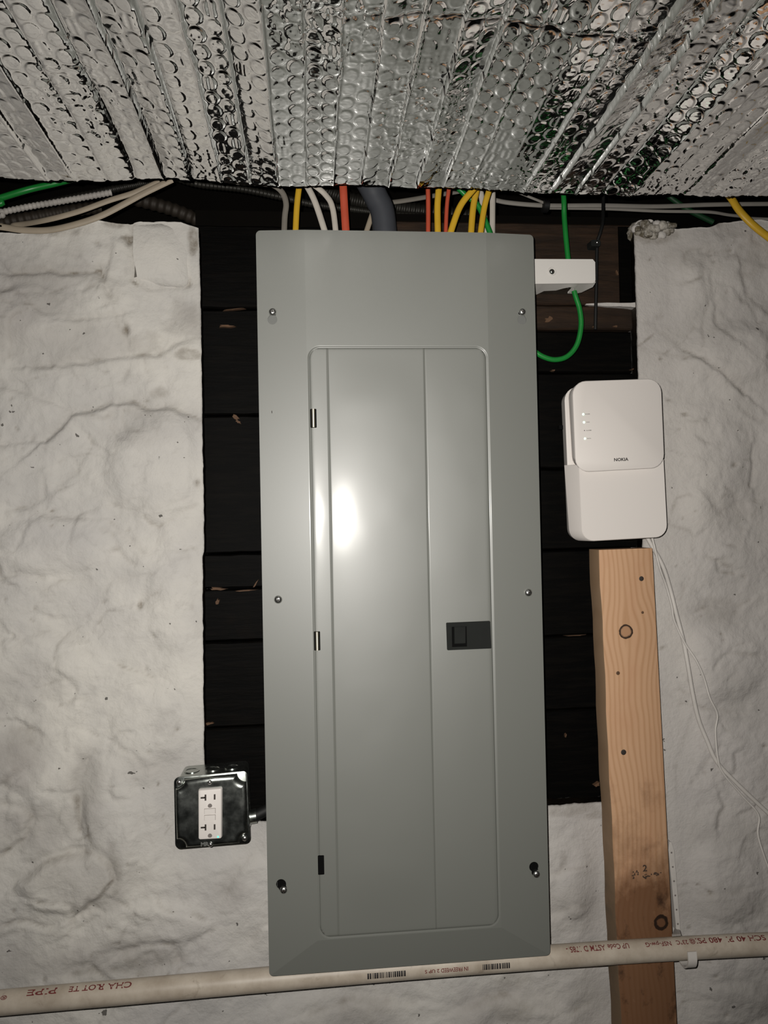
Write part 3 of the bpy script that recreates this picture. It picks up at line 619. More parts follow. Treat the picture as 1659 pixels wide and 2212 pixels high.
# parts behind the cover
MB().box((x0 + .012, YP + .0135, z0 + .012), (x1 - .012, YB - .001, z1 - .004)).build('enclosure', M['box_grey'], panel)
MB().box((x0 + .0125, YP + .0100, z0 + .0125), (x1 - .0125, YP + .0132, z1 - .010)).build('dark_void_sheet', M['void'], panel)  # black sheet added so the cover's holes look unlit
for a, c2 in ((588, 689), (1129, 689)):
    q = P(a, c2, YP); MB().box((q[0] - .011, YP + .0065, q[2] - .012), (q[0] + .011, YP + .0098, q[2] + .018)).build('mounting_tab', M['box_grey'], panel)
def screw(c, r, parent, slot=True, mat='chrome', ang=.5, name='screw'):
    o = MB().disc((c[0], c[1] - .0006, c[2]), r, .004, n=22, dome=r * .62).build(name, M[mat], parent, 50)
    if slot:
        for k in range(2):
            a = ang + k * math.pi / 2; ux, uz = math.cos(a), math.sin(a); L, wd = r * .55, r * .10; y = c[1] - .0006 - r * .62
            q = [(c[0] + ux * L * s1 - uz * wd * s2, c[2] + uz * L * s1 + ux * wd * s2) for s1, s2 in ((-1, -1), (1, -1), (1, 1), (-1, 1))]
            MB().loft([[(x, y + .0010, z) for x, z in q], [(x, y - .0001, z) for x, z in q]], False, True).build('drive_slot', M['hole'], o, None)
    return o
for i, (a, c2, r) in enumerate(((589, 674, .0052), (1128, 674, .0050), (601, 1295, .0055), (1141, 1280, .0055), (613, 1922, .0052), (1158.5, 1888, .0052))):
    screw(P(a, c2, trim_y(a, c2) + (0 if i < 4 else .001)), r, panel, ang=.3 + i * .7)
for a, c2, pin in ((677, 904, True), (685, 1384, True), (693.5, 1867, False)):
    q = P(a, c2, YP + .002)
    sl = MB().loft([[(q[0] + x, YP + .004, q[2] + z) for x, z in rr2(.0086, .0256, .0012, 3)], [(q[0] + x, YP - .0005, q[2] + z) for x, z in rr2(.0082, .0252, .001, 3)]], False, True).build('hinge_slot', M['void'], panel, None)
    if pin: MB().tube([(q[0], YP - .0012, q[2] - .0122), (q[0], YP - .0012, q[2] + .0122)], .0021, n=14).build('hinge_pin', M['brass'], sl)
# latch
lq = Quad([(963.5, 1345), (1058, 1341), (1060.5, 1400), (965.5, 1404)], YP + .0004)
sx = lambda a, b_: (P(a, b_, YP)[0] - lq.center()[0], P(a, b_, YP)[2] - lq.center()[2])
hx0, hz1 = sx(975, 1353.5); hx1, hz0 = sx(1008, 1396)
o_ = [(lq.at(x, y)[0], lq.at(x, y)[2]) for x, y in rr2(lq.w, lq.h, .0012, 3)]
h_ = [(lq.center()[0] + x, lq.center()[2] + z) for x, z in ((hx0, hz0), (hx1, hz0), (hx1, hz1), (hx0, hz1))]
latch = MB().add(*poly2d(o_, [h_], YP - .0024, .005)).build('latch', M['black'], panel, None)
MB().box((lq.center()[0] + hx0 - .002, YP - .0004, lq.center()[2] + hz0 - .002), (lq.center()[0] + hx1 + .002, YP + .0014, lq.center()[2] + hz1 + .002)).build('latch_pocket', M['void'], latch, None)
hq = Quad([(981, 1354), (1006, 1353), (1006, 1390), (981.5, 1391)], YP - .0030)
MB().loft([hq.rr(.0008, 0, .003, 3), hq.rr(.0008, 0, 0, 3), hq.rr(.0008, .0006, -.0006, 3)], False, True).build('latch_slide', M['black'], latch)
q = P(1028, 1450, YP + .0022); MB().loft([[(q[0] + r * math.cos(a), YP + .0007 - y, q[2] + r * math.sin(a)) for a in np.linspace(0, 2 * math.pi, 40, endpoint=False)] for r, y in ((.0092, -.0004), (.0088, .00035), (.0083, .00035), (.0079, .0002))], False, True).build('lock_knockout', M['enamel'], panel, 20)
q = P(587, 889, YP); MB().loft([[(q[0] + x, trim_y(587, 889) - .0009, q[2] + z) for x, z in ((-.0004, -.0018), (.0006, -.0016), (.0003, .0018), (-.0006, .0012))]], False, True).build('paint_chip', M['hole'], panel, None)

# ------------------------------------------------------------------ cables
def cable(name, pts, Y, wpx, mat, label, cat='cable', flat=0.0, group=None, rib=None, n=10, ext=None):
    """pts: photo pixels, optionally with their own depth"""
    w3 = [P(p[0], p[1], p[2] if len(p) > 2 else Y) for p in pts]
    if ext: w3 = ext(w3)
    Z_ = np.mean([np.dot(p - CAM, FWD) for p in w3]); r = wpx / 2 * Z_ / F
    b = MB().tube(spline(w3, .0012 if rib else .004), r, r * flat if flat else None, n=n, rib=rib)
    ob = b.build(name, M[mat], None, 60, origin=w3[-1]); return tag(ob, label, cat, group)
def into_panel(w3):
    """carry on up behind the foil, and down into the top of the enclosure"""
    u = w3[0] - w3[1]; u /= np.linalg.norm(u); d = w3[-1].copy(); d[2] = z1 - .002
    return [w3[0] + u * .10 + np.array([0, .06, .02]), w3[0] + u * .045 + np.array([0, .012, 0])] + w3[:-1] + [d]
G = 'cables running down into the top of the panel'
IP = dict(ext=into_panel, group=G)
cable('cable', [(571, 397), (592, 401), (610, 416), (618, 440), (615, 471), (612, 500)], -.035, 12, 'taupe', 'curved grey-brown flat cable, leftmost one entering the panel top', flat=.5, **IP)
cable('cable', [(647, 397), (641, 450), (636, 502)], -.028, 13, 'yellow', 'yellow cable entering the panel top, far left of the other yellow ones', flat=.6, **IP)
cable('cable', [(661, 398), (682, 440), (709, 502)], -.060, 13, 'white', 'straight slanting white cable right of the lone yellow cable', flat=.55, **IP)
cable('cable', [(677, 399), (704, 422), (719, 452), (728, 502)], -.046, 12, 'white', 'bowed white cable between slanting white cable and wide red cable', flat=.55, **IP)
cable('cable', [(741, 399), (744, 450), (748, 502)], -.070, 16, 'orange', 'wide flat red-orange cable left of the thick grey one', flat=.45, **IP)
cable('cable', [(812, 440, .012), (803, 466, .0), (791, 502, -.006)], -.02, 11, 'beige', 'short beige cable peeking out left behind the thick grey cable', flat=.55, group=G)
cable('service_cable', [(798, 399), (814, 430), (827, 462), (834, 502)], -.024, 52, 'slate', 'very thick dark grey service cable entering the panel top', n=20, **IP)
cable('wire', [(924, 402), (925, 450), (924, 502)], -.055, 10, 'orange', 'thin red-orange wire immediately right of the thick grey cable', **IP)
cable('cable', [(948, 403), (945, 450), (946, 502)], -.050, 14, 'yellow', 'upright yellow cable between the two thin red wires', flat=.6, **IP)
cable('wire', [(970, 403), (965, 450), (961, 502)], -.047, 9, 'orange', 'thin red-orange wire behind the diagonal yellow cable', **IP)
cable('cable', [(1026, 405), (993, 448), (966, 502)], -.068, 14, 'yellow', 'diagonal yellow cable leaning furthest, crossing the thin red wire', flat=.6, **IP)
cable('cable', [(1031, 405), (1022, 450), (1014, 502)], -.032, 14, 'yellow', 'yellow cable in the middle of the right-hand yellow group', flat=.6, **IP)
cable('cable', [(1058, 406), (1046, 450), (1033, 502)], -.048, 13, 'yellow', 'rightmost yellow cable entering the panel, crossing the green wire', flat=.6, **IP)
cable('cable', [(1037, 405), (1045, 460), (1058, 502)], -.008, 12, 'white', 'white cable behind the rightmost yellow cable into the panel', flat=.55, **IP)
cable('cable', [(1064, 407), (1064, 450), (1062, 502)], -.002, 12, 'white', 'upright white cable just behind the diagonal green wire', flat=.55, **IP)
cable('ground_wire', [(984, 402), (1008, 424), (1036, 450), (1076, 502)], -.020, 12, 'green', 'green wire slanting down to the panel behind the yellow cables', 'wire', **IP)
w3 = [P(1213, 380, .0) + np.array([0, .03, .06])] + PQ([(1216, 412), (1219, 470), (1224, 530), (1230, 580), (1241, 632), (1252, 668), (1255, 705), (1246, 745), (1225, 770), (1198, 777), (1172, 770), (1150, 756)], -.014)
gw = MB().tube(spline(w3), 11.5 / 2 * 1.12 / F, n=12).build('ground_wire', M['green'], None, 60, origin=w3[-1]); tag(gw, 'green wire looping out below the white bonding cover', 'wire')
# left of the panel, over the wall top
cable('armoured_cable', [(-700, 482, .11), (-60, 462, .11), (60, 446, .11), (150, 428, .12), (330, 392, .13), (420, 375, .14)], .11, 16, 'bx', 'dark armoured cable rising to the foil edge at the upper left', rib=(.006, .10))
cable('armoured_cable', [(-700, 466, .09), (-60, 486, .09), (0, 481, .09), (70, 470, .09), (150, 456, .10), (215, 448, .12)], .09, 26, 'bxbrown', 'thick rusty brown armoured cable lying on the left wall top', rib=(.010, .08))
cable('armoured_cable', [(-700, 490, .06), (-60, 470, .06), (0, 459, .06), (60, 447, .06), (120, 437, .06), (190, 425, .07), (240, 416, .08)], .06, 13, 'bxwhite', 'white painted armoured cable above the left wall top', rib=(.006, .14))
cable('armoured_cable', [(280, 428, .15), (330, 440, .15), (380, 455, .15), (425, 474, .15), (470, 492, .14)], .15, 28, 'bxbrown', 'dull brown armoured cable sloping down behind the left wall corner', rib=(.012, .08))
cable('armoured_cable', [(380, 384, .09), (430, 398, .09), (520, 408, .09), (600, 424, .09), (680, 442, .09), (760, 452, .09), (840, 462, .09), (960, 470, .095)], .09, 15, 'bx', 'long dark armoured cable passing behind the white cables', rib=(.006, .10))
cable('armoured_cable', [(690, 408, .15), (760, 432, .15), (850, 448, .15), (930, 458, .15), (1010, 466, .155)], .15, 30, 'bx', 'thick black armoured cable passing behind the thick grey cable', rib=(.008, .08))
cable('ground_wire', [(-700, 466, .0), (-60, 446, .0), (0, 428, .0), (60, 410, .0), (120, 396, .01), (200, 376, .02)], .0, 14, 'green', 'green wire crossing the upper left corner under the foil', 'wire')
cable('cable', [(-700, 467), (-60, 487), (0, 490), (50, 497), (105, 497), (162, 485), (216, 467), (262, 444), (310, 418), (372, 388)], -.012, 14, 'beige', 'long beige cable draped over the left wall top', flat=.5)
cable('cable', [(-700, 472, .05), (-60, 492, .05), (34, 486, .03), (101, 475, .0), (169, 457, -.005), (236, 433, -.005), (290, 416, -.005), (345, 392, -.005)], 0, 12, 'beige', 'upper beige cable running just above the draped beige one', flat=.5)
cable('wire', [(560, 474, .14), (640, 474, .13), (740, 473, .12), (900, 475, .12)], .12, 4, 'beige', 'thin pale wire running level behind the cables above the panel', 'wire')
cable('cable', [(820, 440, .10), (870, 434, .10), (930, 424, .10), (1000, 412, .10)], .10, 10, 'taupe', 'dim grey cable rising behind the two thin red wires', flat=.5)
# right of the panel
cable('cable', [(1060, 430, .06), (1100, 438, .06), (1180, 444, .06), (1300, 444, .06), (1420, 446, .07), (1540, 442, .08), (1720, 440, .08), (2400, 435, .08)], .06, 10, 'shaded_white', 'upper long white cable running level to the right wall', flat=.6)
cable('cable', [(1180, 449, .075), (1310, 451, .075), (1420, 456, .075), (1530, 458, .08), (1590, 466, .09), (1720, 474, .1), (2400, 470, .1)], .07, 7, 'shaded_white', 'lower long white cable sagging towards the right wall', flat=.6)
cable('cable', [(1090, 405, .05), (1120, 416, .05), (1150, 428, .05), (1185, 442, .055)], .05, 6, 'shaded_white', 'short thin white cable slanting down to the level white cables', flat=.6)
cable('cable', [(1425, 405, .10), (1450, 428, .10), (1490, 455, .10), (1540, 480, .10)], .10, 12, 'dark_green', 'dark green cable slanting behind the right wall top')
cable('cable', [(1535, 384, -.05), (1573, 420, -.03), (1597, 455, -.02), (1628, 487, -.02), (1665, 516, -.02), (1720, 556, -.02), (1800, 625, -.02), (1880, 720, -.02), (1930, 900, -.02), (1940, 1300, -.02)], -.02, 17, 'yellow', 'yellow cable curving over the top of the right wall', flat=.7)
cable('cable', [(1304, 400, .03), (1303, 440, .025), (1302, 480, .012), (1296, 505, .010), (1290, 530, .012), (1288, 620, .012), (1286, 712, .012)], .01, 7.5, 'blackjacket', 'slim black cable hanging down beside the white bonding cover')
b = MB(); q = P(1284, 528, .01); b.loft([[(q[0] + x, .020, q[2] + z) for x, z in rr2(.016, .011, .003)], [(q[0] + x, .004, q[2] + z) for x, z in rr2(.015, .010, .003)]], True, True)
clip = b.build('cable_clip', M['black'], None, 40, origin=(q[0], .020, q[2])); tag(clip, 'small black clip holding the slim black cable', 'cable clip')
screw((q[0] + .002, .004, q[2] + .001), .0022, clip, slot=False, name='nail_head')
for k, (a, c2) in enumerate(((1178, 446),)):
    q = P(a, c2, .055); b = MB(); b.loft([[(q[0] + dx_, q[1] + ry * math.cos(t_), q[2] + rz * math.sin(t_)) for t_ in np.linspace(0, 2 * math.pi, 16, endpoint=False)] for dx_, ry, rz in ((-.004, .012, .009), (.004, .012, .009))], True, True)
    tag(b.build('cable_tie', M['blackjacket'], None, 40, origin=q), 'black tie wrapped round the level white cables', 'cable tie')

# ------------------------------------------------------------------ white bonding cover beside the panel
YC = -.048
q = P(1220, 612, YC); bond = empty('bonding_cover', (q[0], .02, q[2]), 'small white plastic bonding cover beside the panel with green wire', 'cover')
A = PQ([(1140, 559), (1281, 559.5), (1286.5, 566), (1287, 606), (1283, 612), (1140, 613.5)], YC)
lp = [[p + np.array([0, .0015, 0]) for p in A]]
ctr = sum(A) / 6
shr = lambda p, k: ctr + (p - ctr) * np.array([k, 1, k])
b = MB(); b.loft([[np.array([p[0], YC + .060 - .002, p[2]]) if i < 3 else np.array([p[0], YC + .002, p[2]]) for i, p in enumerate(A)], [np.array([p[0], YC + .0012, p[2]]) for p in A], [shr(np.array([p[0], YC, p[2]]), .985) for p in A]], False, True)
b.build('front', M['white_plastic'], bond, 40)
# underside with its scalloped rear edge: (pixel x on the front edge, depth)
zb_ = A[3][2] - .0006; prof = [(1140, .030), (1166, .030), (1176, .036), (1172, .050), (1181, .051), (1190, .033), (1215, .030), (1226, .020), (1236, .014), (1249, .016), (1254, .030), (1248, .044), (1266, .045), (1276, .038), (1287, .012)]
top_ = [(P(a, 612, YC)[0], YC + .0014, zb_) for a, d in prof]; bot = [(P(a, 612, YC)[0], YC + d, zb_ - .003) for a, d in prof]
b = MB(); n = len(prof); v = top_ + bot + [(x, y, z - .0022) for x, y, z in top_] + [(x, y, z - .0022) for x, y, z in bot]; f = []
for i in range(n - 1):
    f += [(i, i + 1, n + i + 1, n + i), (2 * n + i, 3 * n + i, 3 * n + i + 1, 2 * n + i + 1), (n + i, n + i + 1, 3 * n + i + 1, 3 * n + i), (i, 2 * n + i, 2 * n + i + 1, i + 1)]
b.add(v, f).build('lower_lip', M['white_plastic'], bond, 40)
q = P(1193, 586, YC); MB().loft([[(q[0] + r * math.cos(a), YC + y, q[2] + r * math.sin(a)) for a in np.linspace(0, 2 * math.pi, 28, endpoint=False)] for r, y in ((.0066, .0004), (.0060, -.0010), (.0048, -.0010), (.0046, .0002))], False, False).build('screw_boss', M['white_plastic'], bond)
screw(P(1192, 587, YC + .0002), .0040, bond, ang=.9, mat='steel')
MB().box((P(1150, 590, 0)[0], YC + .012, bond['_o'][2] + .004), (P(1262, 590, 0)[0], YB - .004, bond['_o'][2] + .022)).build('terminal_bar', M['steel'], bond)

# ------------------------------------------------------------------ timber stud
YS = -.046; SB = -.008
T = [P(1293, 1188, YS), P(1410.5, 1184, YS)]; Bt = [P(1341, 2212, YS), P(1464, 2212, YS)]
def down(a, b_):                      # carry the edge straight on to the floor
    k = (a[2] - .0) / (a[2] - b_[2]); return a + (b_ - a) * k
BL, BR = down(T[0], Bt[0]), down(T[1], Bt[1])
stud = empty('wooden_stud', (float((BL[0] + BR[0]) / 2), (YS + SB) / 2, 0), 'upright tan wooden stud standing in front of the right wall', 'timber')
b = MB(); lp = []; N = 60
for k in range(N + 1):
    u = k / N; l = BL + (T[0] - BL) * u; r_ = BR + (T[1] - BR) * u; e = .0028; j = .0006 * math.sin(k * 1.7) + .0005 * math.sin(k * .61)
    lp.append([(l[0] + j, SB, l[2]), (r_[0], SB, r_[2]), (r_[0], YS + e, r_[2]), (r_[0] - .3 * e, YS + .3 * e, r_[2]), (r_[0] - e, YS, r_[2]), (l[0] + e + j, YS, l[2]), (l[0] + .3 * e + j, YS + .3 * e, l[2]), (l[0] + j, YS + e, l[2])])
t = NT('pine_stud'); so = np.array(stud['_o'])
tcn = t.n('ShaderNodeTexCoord'); sx_ = t.n('ShaderNodeSeparateXYZ'); t.l(tcn.outputs['Object'], sx_.inputs[0])
ox, oz = sx_.outputs[0], sx_.outputs[2]
slope = (T[0][0] - BL[0]) / (T[0][2] - BL[2])
xr = t.math('SUBTRACT', ox, t.math('MULTIPLY', oz, float(slope)))            # across the board, following its lean
wob = t.math('MULTIPLY', t.math('SUBTRACT', t.noise(1.0, 3, .5, t.co((9, 5, 3.6))), .5), .045)
kn = [(1352, 1364, .0105), (1428, 1993, .0112), (1347, 1625, .004), (1385, 1250, .0035)]
kd = []; push = None
for a, c2, r in kn[:2]:
    q = P(a, c2, YS) - so
    dx_ = t.math('SUBTRACT', ox, float(q[0])); dz_ = t.math('SUBTRACT', oz, float(q[2]))
    d = t.math('SQRT', t.math('ADD', t.math('MULTIPLY', dx_, dx_), t.math('MULTIPLY', t.math('MULTIPLY', dz_, dz_), .9))); kd.append((d, r))
    pz = t.math('DIVIDE', dz_, .045); g_ = t.math('MULTIPLY', t.math('POWER', 2.718, t.math('MULTIPLY', t.math('MULTIPLY', pz, pz), -1.0)), .010)
    pu = t.math('MULTIPLY', g_, t.math('DIVIDE', dx_, t.math('ADD', t.math('ABSOLUTE', dx_), .006)))
    push = pu if push is None else t.math('ADD', push, pu)
gx = t.math('ADD', t.math('SUBTRACT', xr, push), wob)
rings = t.math('ADD', t.math('MULTIPLY', t.math('SINE', t.math('MULTIPLY', t.math('ADD', gx, t.math('MULTIPLY', oz, .016)), 800.0)), .5), .5)
fine = t.noise(1, 5, .7, t.co((420, 40, 9)))
c = t.mix(t.math('POWER', rings, 2.2), (.49, .295, .175), (.40, .225, .12))
c = t.mix(t.math('MULTIPLY', fine, .35), c, (.52, .33, .20)); c = t.mix(t.ramp(t.noise(1.0, 4, .6, t.co((22, 10, 7))), [(.5, 0), (.75, .5)]), c, (.40, .20, .11))
# damp reddish stains on the lower stretch
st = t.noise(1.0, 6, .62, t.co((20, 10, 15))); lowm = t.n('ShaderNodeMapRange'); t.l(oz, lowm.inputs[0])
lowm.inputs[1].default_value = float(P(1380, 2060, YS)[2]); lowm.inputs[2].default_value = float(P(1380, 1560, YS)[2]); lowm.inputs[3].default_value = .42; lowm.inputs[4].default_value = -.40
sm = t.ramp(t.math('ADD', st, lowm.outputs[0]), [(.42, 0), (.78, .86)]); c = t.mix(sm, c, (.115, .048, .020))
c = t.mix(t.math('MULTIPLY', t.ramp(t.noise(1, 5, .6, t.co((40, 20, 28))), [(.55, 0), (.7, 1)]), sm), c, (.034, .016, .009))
for (d, r), inn, rs in zip(kd, ((.36, .20, .11), (.13, .06, .03)), ((.60, .78, .92, 1.0), (.46, .60, .90, 1.0))):
    c = t.mix(t.ramp(t.math('DIVIDE', d, r), [(.0, 1.0), (rs[1] - .06, 1.0), (rs[1] + .04, 0)]), c, inn)
    rg = t.ramp(t.math('DIVIDE', t.math('ADD', d, t.math('MULTIPLY', t.math('SUBTRACT', t.noise(140, 3), .5), .004)), r), [(rs[0], 0), (rs[1], .97), (rs[2], .97), (rs[3], 0)]); c = t.mix(rg, c, (.016, .008, .005))
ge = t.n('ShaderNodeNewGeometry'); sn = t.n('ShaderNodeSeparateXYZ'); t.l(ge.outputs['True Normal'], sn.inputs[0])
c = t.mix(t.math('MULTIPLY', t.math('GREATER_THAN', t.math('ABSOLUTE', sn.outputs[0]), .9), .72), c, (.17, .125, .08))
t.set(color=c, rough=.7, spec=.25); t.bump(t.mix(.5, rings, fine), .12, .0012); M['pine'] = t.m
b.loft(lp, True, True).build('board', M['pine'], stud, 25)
for a, c2, r in ((1385.5, 1250, .0036), (1335, 1454, .0028), (1347, 1625, .0040), (1388, 1323, .0020)):
    q = P(a, c2, YS); MB().disc((q[0], YS - .0002, q[2]), r, .003, n=14, dome=.0004).build('nail_head', M['hole'] if r > .003 else M['splinter'], stud)
# grade stamp
def stamp(txt, px, py, hpx, name, sx_=1.0, mat='ink', bold=.0):
    v, f = text2d(txt, 1.0, bold); zz = hpx * 1.1 / F / .72; q = P(px, py, YS)
    MB().add([(q[0] + x * zz * sx_, YS - .0003, q[2] + y * zz) for x, y in v], f).build(name, M[mat], stud, None)
stamp('2', 1393, 1876, 14, 'grade_mark', 1.0, 'stamp_ink', .03)
for a, c2, w2, h2, s in ((1372, 1890, 13, 17, 1), (1395, 1893, 16, 9, 2), (1418, 1888, 24, 6, 3)):
    q = P(a, c2, YS); g_ = np.random.RandomState(s); b = MB()
    for j in range(14):
        x, z = (g_.rand() - .5) * w2 * .00068, (g_.rand() - .5) * h2 * .00068; ww, hh = .0006 + .0012 * g_.rand(), .0005 + .0009 * g_.rand()
        b.add([(q[0] + x - ww, YS - .0002 - j * 1e-5, q[2] + z - hh), (q[0] + x + ww, YS - .0002 - j * 1e-5, q[2] + z - hh), (q[0] + x + ww, YS - .0002 - j * 1e-5, q[2] + z + hh), (q[0] + x - ww, YS - .0002 - j * 1e-5, q[2] + z + hh)], [(0, 1, 2, 3)])
    b.build('ink_smudge', M['stamp_ink'], stud, None)

# ------------------------------------------------------------------ PVC pipe
YPI = -.0645; PR = .0153
ctr_px = [(-1500, 2306), (-420, 2206), (0, 2166), (290, 2141), (578, 2115.5), (890, 2089), (1193, 2066.5), (1430, 2051), (1659, 2039), (2100, 2018), (2900, 1985)]
pp = [P(a, c2, YPI) for a, c2 in ctr_px]; path = spline(pp, .006)
pipe = empty('water_pipe', tuple(P(830, 2094, YPI)), 'long cream plastic pipe with red print crossing along the bottom', 'pipe')
MB().tube(path, PR, n=32).build('tube', M['pvc'], pipe, 60)
pa = np.array(path)
def on_pipe(x, ang, lift=.00025):
    """point of the pipe's skin at world x; ang measured up from the side facing the room"""
    c_ = np.array([np.interp(x, pa[:, 0], pa[:, k]) for k in range(3)]); r = PR + lift
    return (x, c_[1] - r * math.cos(ang), c_[2] + r * math.sin(ang))
def print_on(txt, pxc, ang, wpx, hpx, mat, name='print', bold=.018):
    v, f = text2d(txt, 1.0, bold); xs_ = [q[0] for q in v]; ys_ = [q[1] for q in v]; W_ = max(xs_) - min(xs_); Hh = max(ys_) - min(ys_); cx_ = (max(xs_) + min(xs_)) / 2; cy_ = (max(ys_) + min(ys_)) / 2
    k = 1.1 / F; xc = P(pxc, 2090, YPI)[0]
    MB().add([on_pipe(xc - (x - cx_) / W_ * wpx * k, R_(ang) - (y - cy_) / Hh * hpx * k / PR) for x, y in v], f).build(name, M[mat], pipe, None)
print_on('CHA R', 250, 62, 66, 12, 'redink'); print_on('LOT TE', 186, 63, 60, 11, 'redink'); print_on('PIPE', 94, 63, 56, 12, 'redink'); print_on('\u00ae', 14, 50, 12, 8, 'redink')
print_on('SCH 40', 1618, 62, 64, 12, 'redink'); print_on('PI', 1573, 62, 14, 12, 'redink'); print_on('480 PSI', 1528, 62, 58, 12, 'redink'); print_on('@ 23\u00b0C', 1477, 61, 42, 12, 'redink')
print_on('NSF-pw-G', 1418, 60, 56, 12, 'redink'); print_on('UP Code', 1332, 58, 46, 11, 'redink'); print_on('ASTM D 1785 -', 1262, 57, 84, 12, 'redink')
print_on('IN FREEWEED', 978, 4, 56, 8, 'redink'); print_on('2 UP S', 930, 4, 30, 7, 'redink')
def barcode(pxa, pxb, ang, hpx, seed):
    g_ = np.random.RandomState(seed); xa, xb = P(pxa, 2100, YPI)[0], P(pxb, 2100, YPI)[0]; x = xa; b = MB(); k = 1.1 / F
    while x < xb:
        bw = g_.choice([.0008, .0014, .0022]); a0 = R_(ang) - hpx * k / PR / 2; a1 = R_(ang) + hpx * k / PR / 2; v = []
        for q in (0, .33, .67, 1): v += [on_pipe(x, a0 + (a1 - a0) * q), on_pipe(min(x + bw, xb), a0 + (a1 - a0) * q)]
        b.add(v, [(2 * i, 2 * i + 1, 2 * i + 3, 2 * i + 2) for i in range(3)]); x += bw + g_.choice([.0006, .0009, .0014])
    b.build('barcode', M['ink'], pipe, None)
barcode(792, 874, 4, 11, 5); barcode(1038, 1096, 4, 11, 8)
# hanger strap beside the stud
hg = empty('pipe_hanger', tuple(P(1450, 1815, -.006)), 'white plastic hanger strap hooked under the pipe beside the stud', 'pipe hanger')
HX = lambda a, c2: P(a, c2, -.006)
L_, Rr = [(1440, 1816), (1459, 2008)], [(1453, 1818), (1468, 2010)]
b = MB(); l0, l1, r0, r1 = HX(*L_[0]), HX(*L_[1]), HX(*Rr[0]), HX(*Rr[1]); lp = []
for u in np.linspace(0, 1, 12):
    l, r_ = l0 + (l1 - l0) * u, r0 + (r1 - r0) * u
    if u == 0: l = l + np.array([.003, 0, 0]); r_ = r_ - np.array([.003, 0, 0])
    lp.append([(l[0], -.009, l[2]), (r_[0], -.009, r_[2]), (r_[0], .004, r_[2]), (l[0], .004, l[2])])
b.loft(lp, True, True).build('strap', M['offwhite'], hg, 30)
for u in np.linspace(.12, .92, 6):
    q = (l0 + r0) / 2 + ((l1 + r1) / 2 - (l0 + r0) / 2) * u; MB().disc((q[0], -.0092, q[2]), .0014, .001, n=10).build('strap_hole', M['groundhole'], hg)
hx_ = P(1482, 2070, YPI)[0]; lp = []
cpt = np.array([np.interp(hx_, pa[:, 0], pa[:, k]) for k in range(3)])
for a in np.linspace(100, 375, 30):
    rr_ = PR + .0012; th = .0022 if a < 300 else .0026
    rr_ += .0065 * max(0, math.sin(R_(a - 180))) if a > 180 else 0
    cc = lambda x, r: (x, cpt[1] + r * math.cos(R_(a)) * -1 if False else cpt[1] - r * math.cos(R_(360 - a)), cpt[2] - r * math.sin(R_(360 - a)))
    shift = -.012 * max(0, (180 - a) / 80.0)
    lp.append([cc(hx_ - .0065 + shift, rr_), cc(hx_ + .0065 + shift, rr_), cc(hx_ + .0065 + shift, rr_ + th), cc(hx_ - .0065 + shift, rr_ + th)])
hook_lp = lp
b = MB(); b.loft(lp, True, True).build('hook', M['offwhite'], hg, 40)
b = MB(); l, r_ = HX(1459, 2006), HX(1468, 2008); e_ = hook_lp[0]
b.loft([[(l[0], -.009, l[2]), (r_[0], -.009, r_[2]), (r_[0], -.004, r_[2]), (l[0], -.004, l[2])], [np.array(e_[0]), np.array(e_[1]), np.array(e_[2]), np.array(e_[3])]], True, True).build('strap_neck', M['offwhite'], hg, 30)

# ------------------------------------------------------------------ wall-mounted network terminal (router)
ont = empty('network_terminal', tuple(P(1330, 1165, -.012)), 'white wall-mounted network box with green lights above the stud', 'router')
RB = Quad([(1209, 848), (1405, 834), (1424, 1145), (1223.5, 1168)], .0)                     # back outline
RM = Quad([(1218.5, 838), (1421, 826), (1439, 1156), (1232, 1170)], -.027)                  # body front
loops = [RB.rr(.018, 0, -.0062), RM.rr(.019, -.0, .0), RM.rr(.018, .0010, -.0008)]
MB().loft(loops, True, True).build('body', M['router'], ont, 40)
RLb = Quad([(1219, 1005), (1433, 993), (1440, 1157), (1231, 1170)], -.0275)
RLf = Quad([(1249.5, 1004), (1434.5, 992), (1443, 1160), (1257, 1170.5)], -.054)
def bottom_rr(q, r, dy=0.0, ins=0.0, n=6):
    """square upper corners, rounded lower corners"""
    w_, h_ = q.w - 2 * ins, q.h - 2 * ins; o = [(w_ / 2, h_ / 2), (-w_ / 2, h_ / 2)]
    for cx, cy, a0 in ((-w_ / 2 + r, -h_ / 2 + r, 180), (w_ / 2 - r, -h_ / 2 + r, 270)):
        for k in range(n + 1): a = R_(a0 + 90 * k / n); o.append((cx + r * math.cos(a), cy + r * math.sin(a)))
    return [q.at(x, y, dy) for x, y in o]
MB().loft([bottom_rr(RLb, .018), bottom_rr(RLf, .018, .0012), bottom_rr(RLf, .017, 0, .0010)], False, True).build('lower_cover', M['router'], ont, 40)
RCb = Quad([(1226.5, 833), (1424, 820), (1430, 1004), (1237, 1014)], -.0278)
RCf = Quad([(1236, 823.5), (1428.5, 817), (1436.5, 1010), (1244, 1020.5)], -.0650)
MB().loft([RCb.rr(.019), RCf.rr(.020, 0, .0014), RCf.rr(.0195, .0006, .0004), RCf.rr(.019, .0014, 0)], False, True).build('front_cover', M['router'], ont, 45)
ud = RCf.c[1] - RCf.c[0]; ud /= np.linalg.norm(ud); vd = RCf.c[0] - RCf.c[3]; vd /= np.linalg.norm(vd)
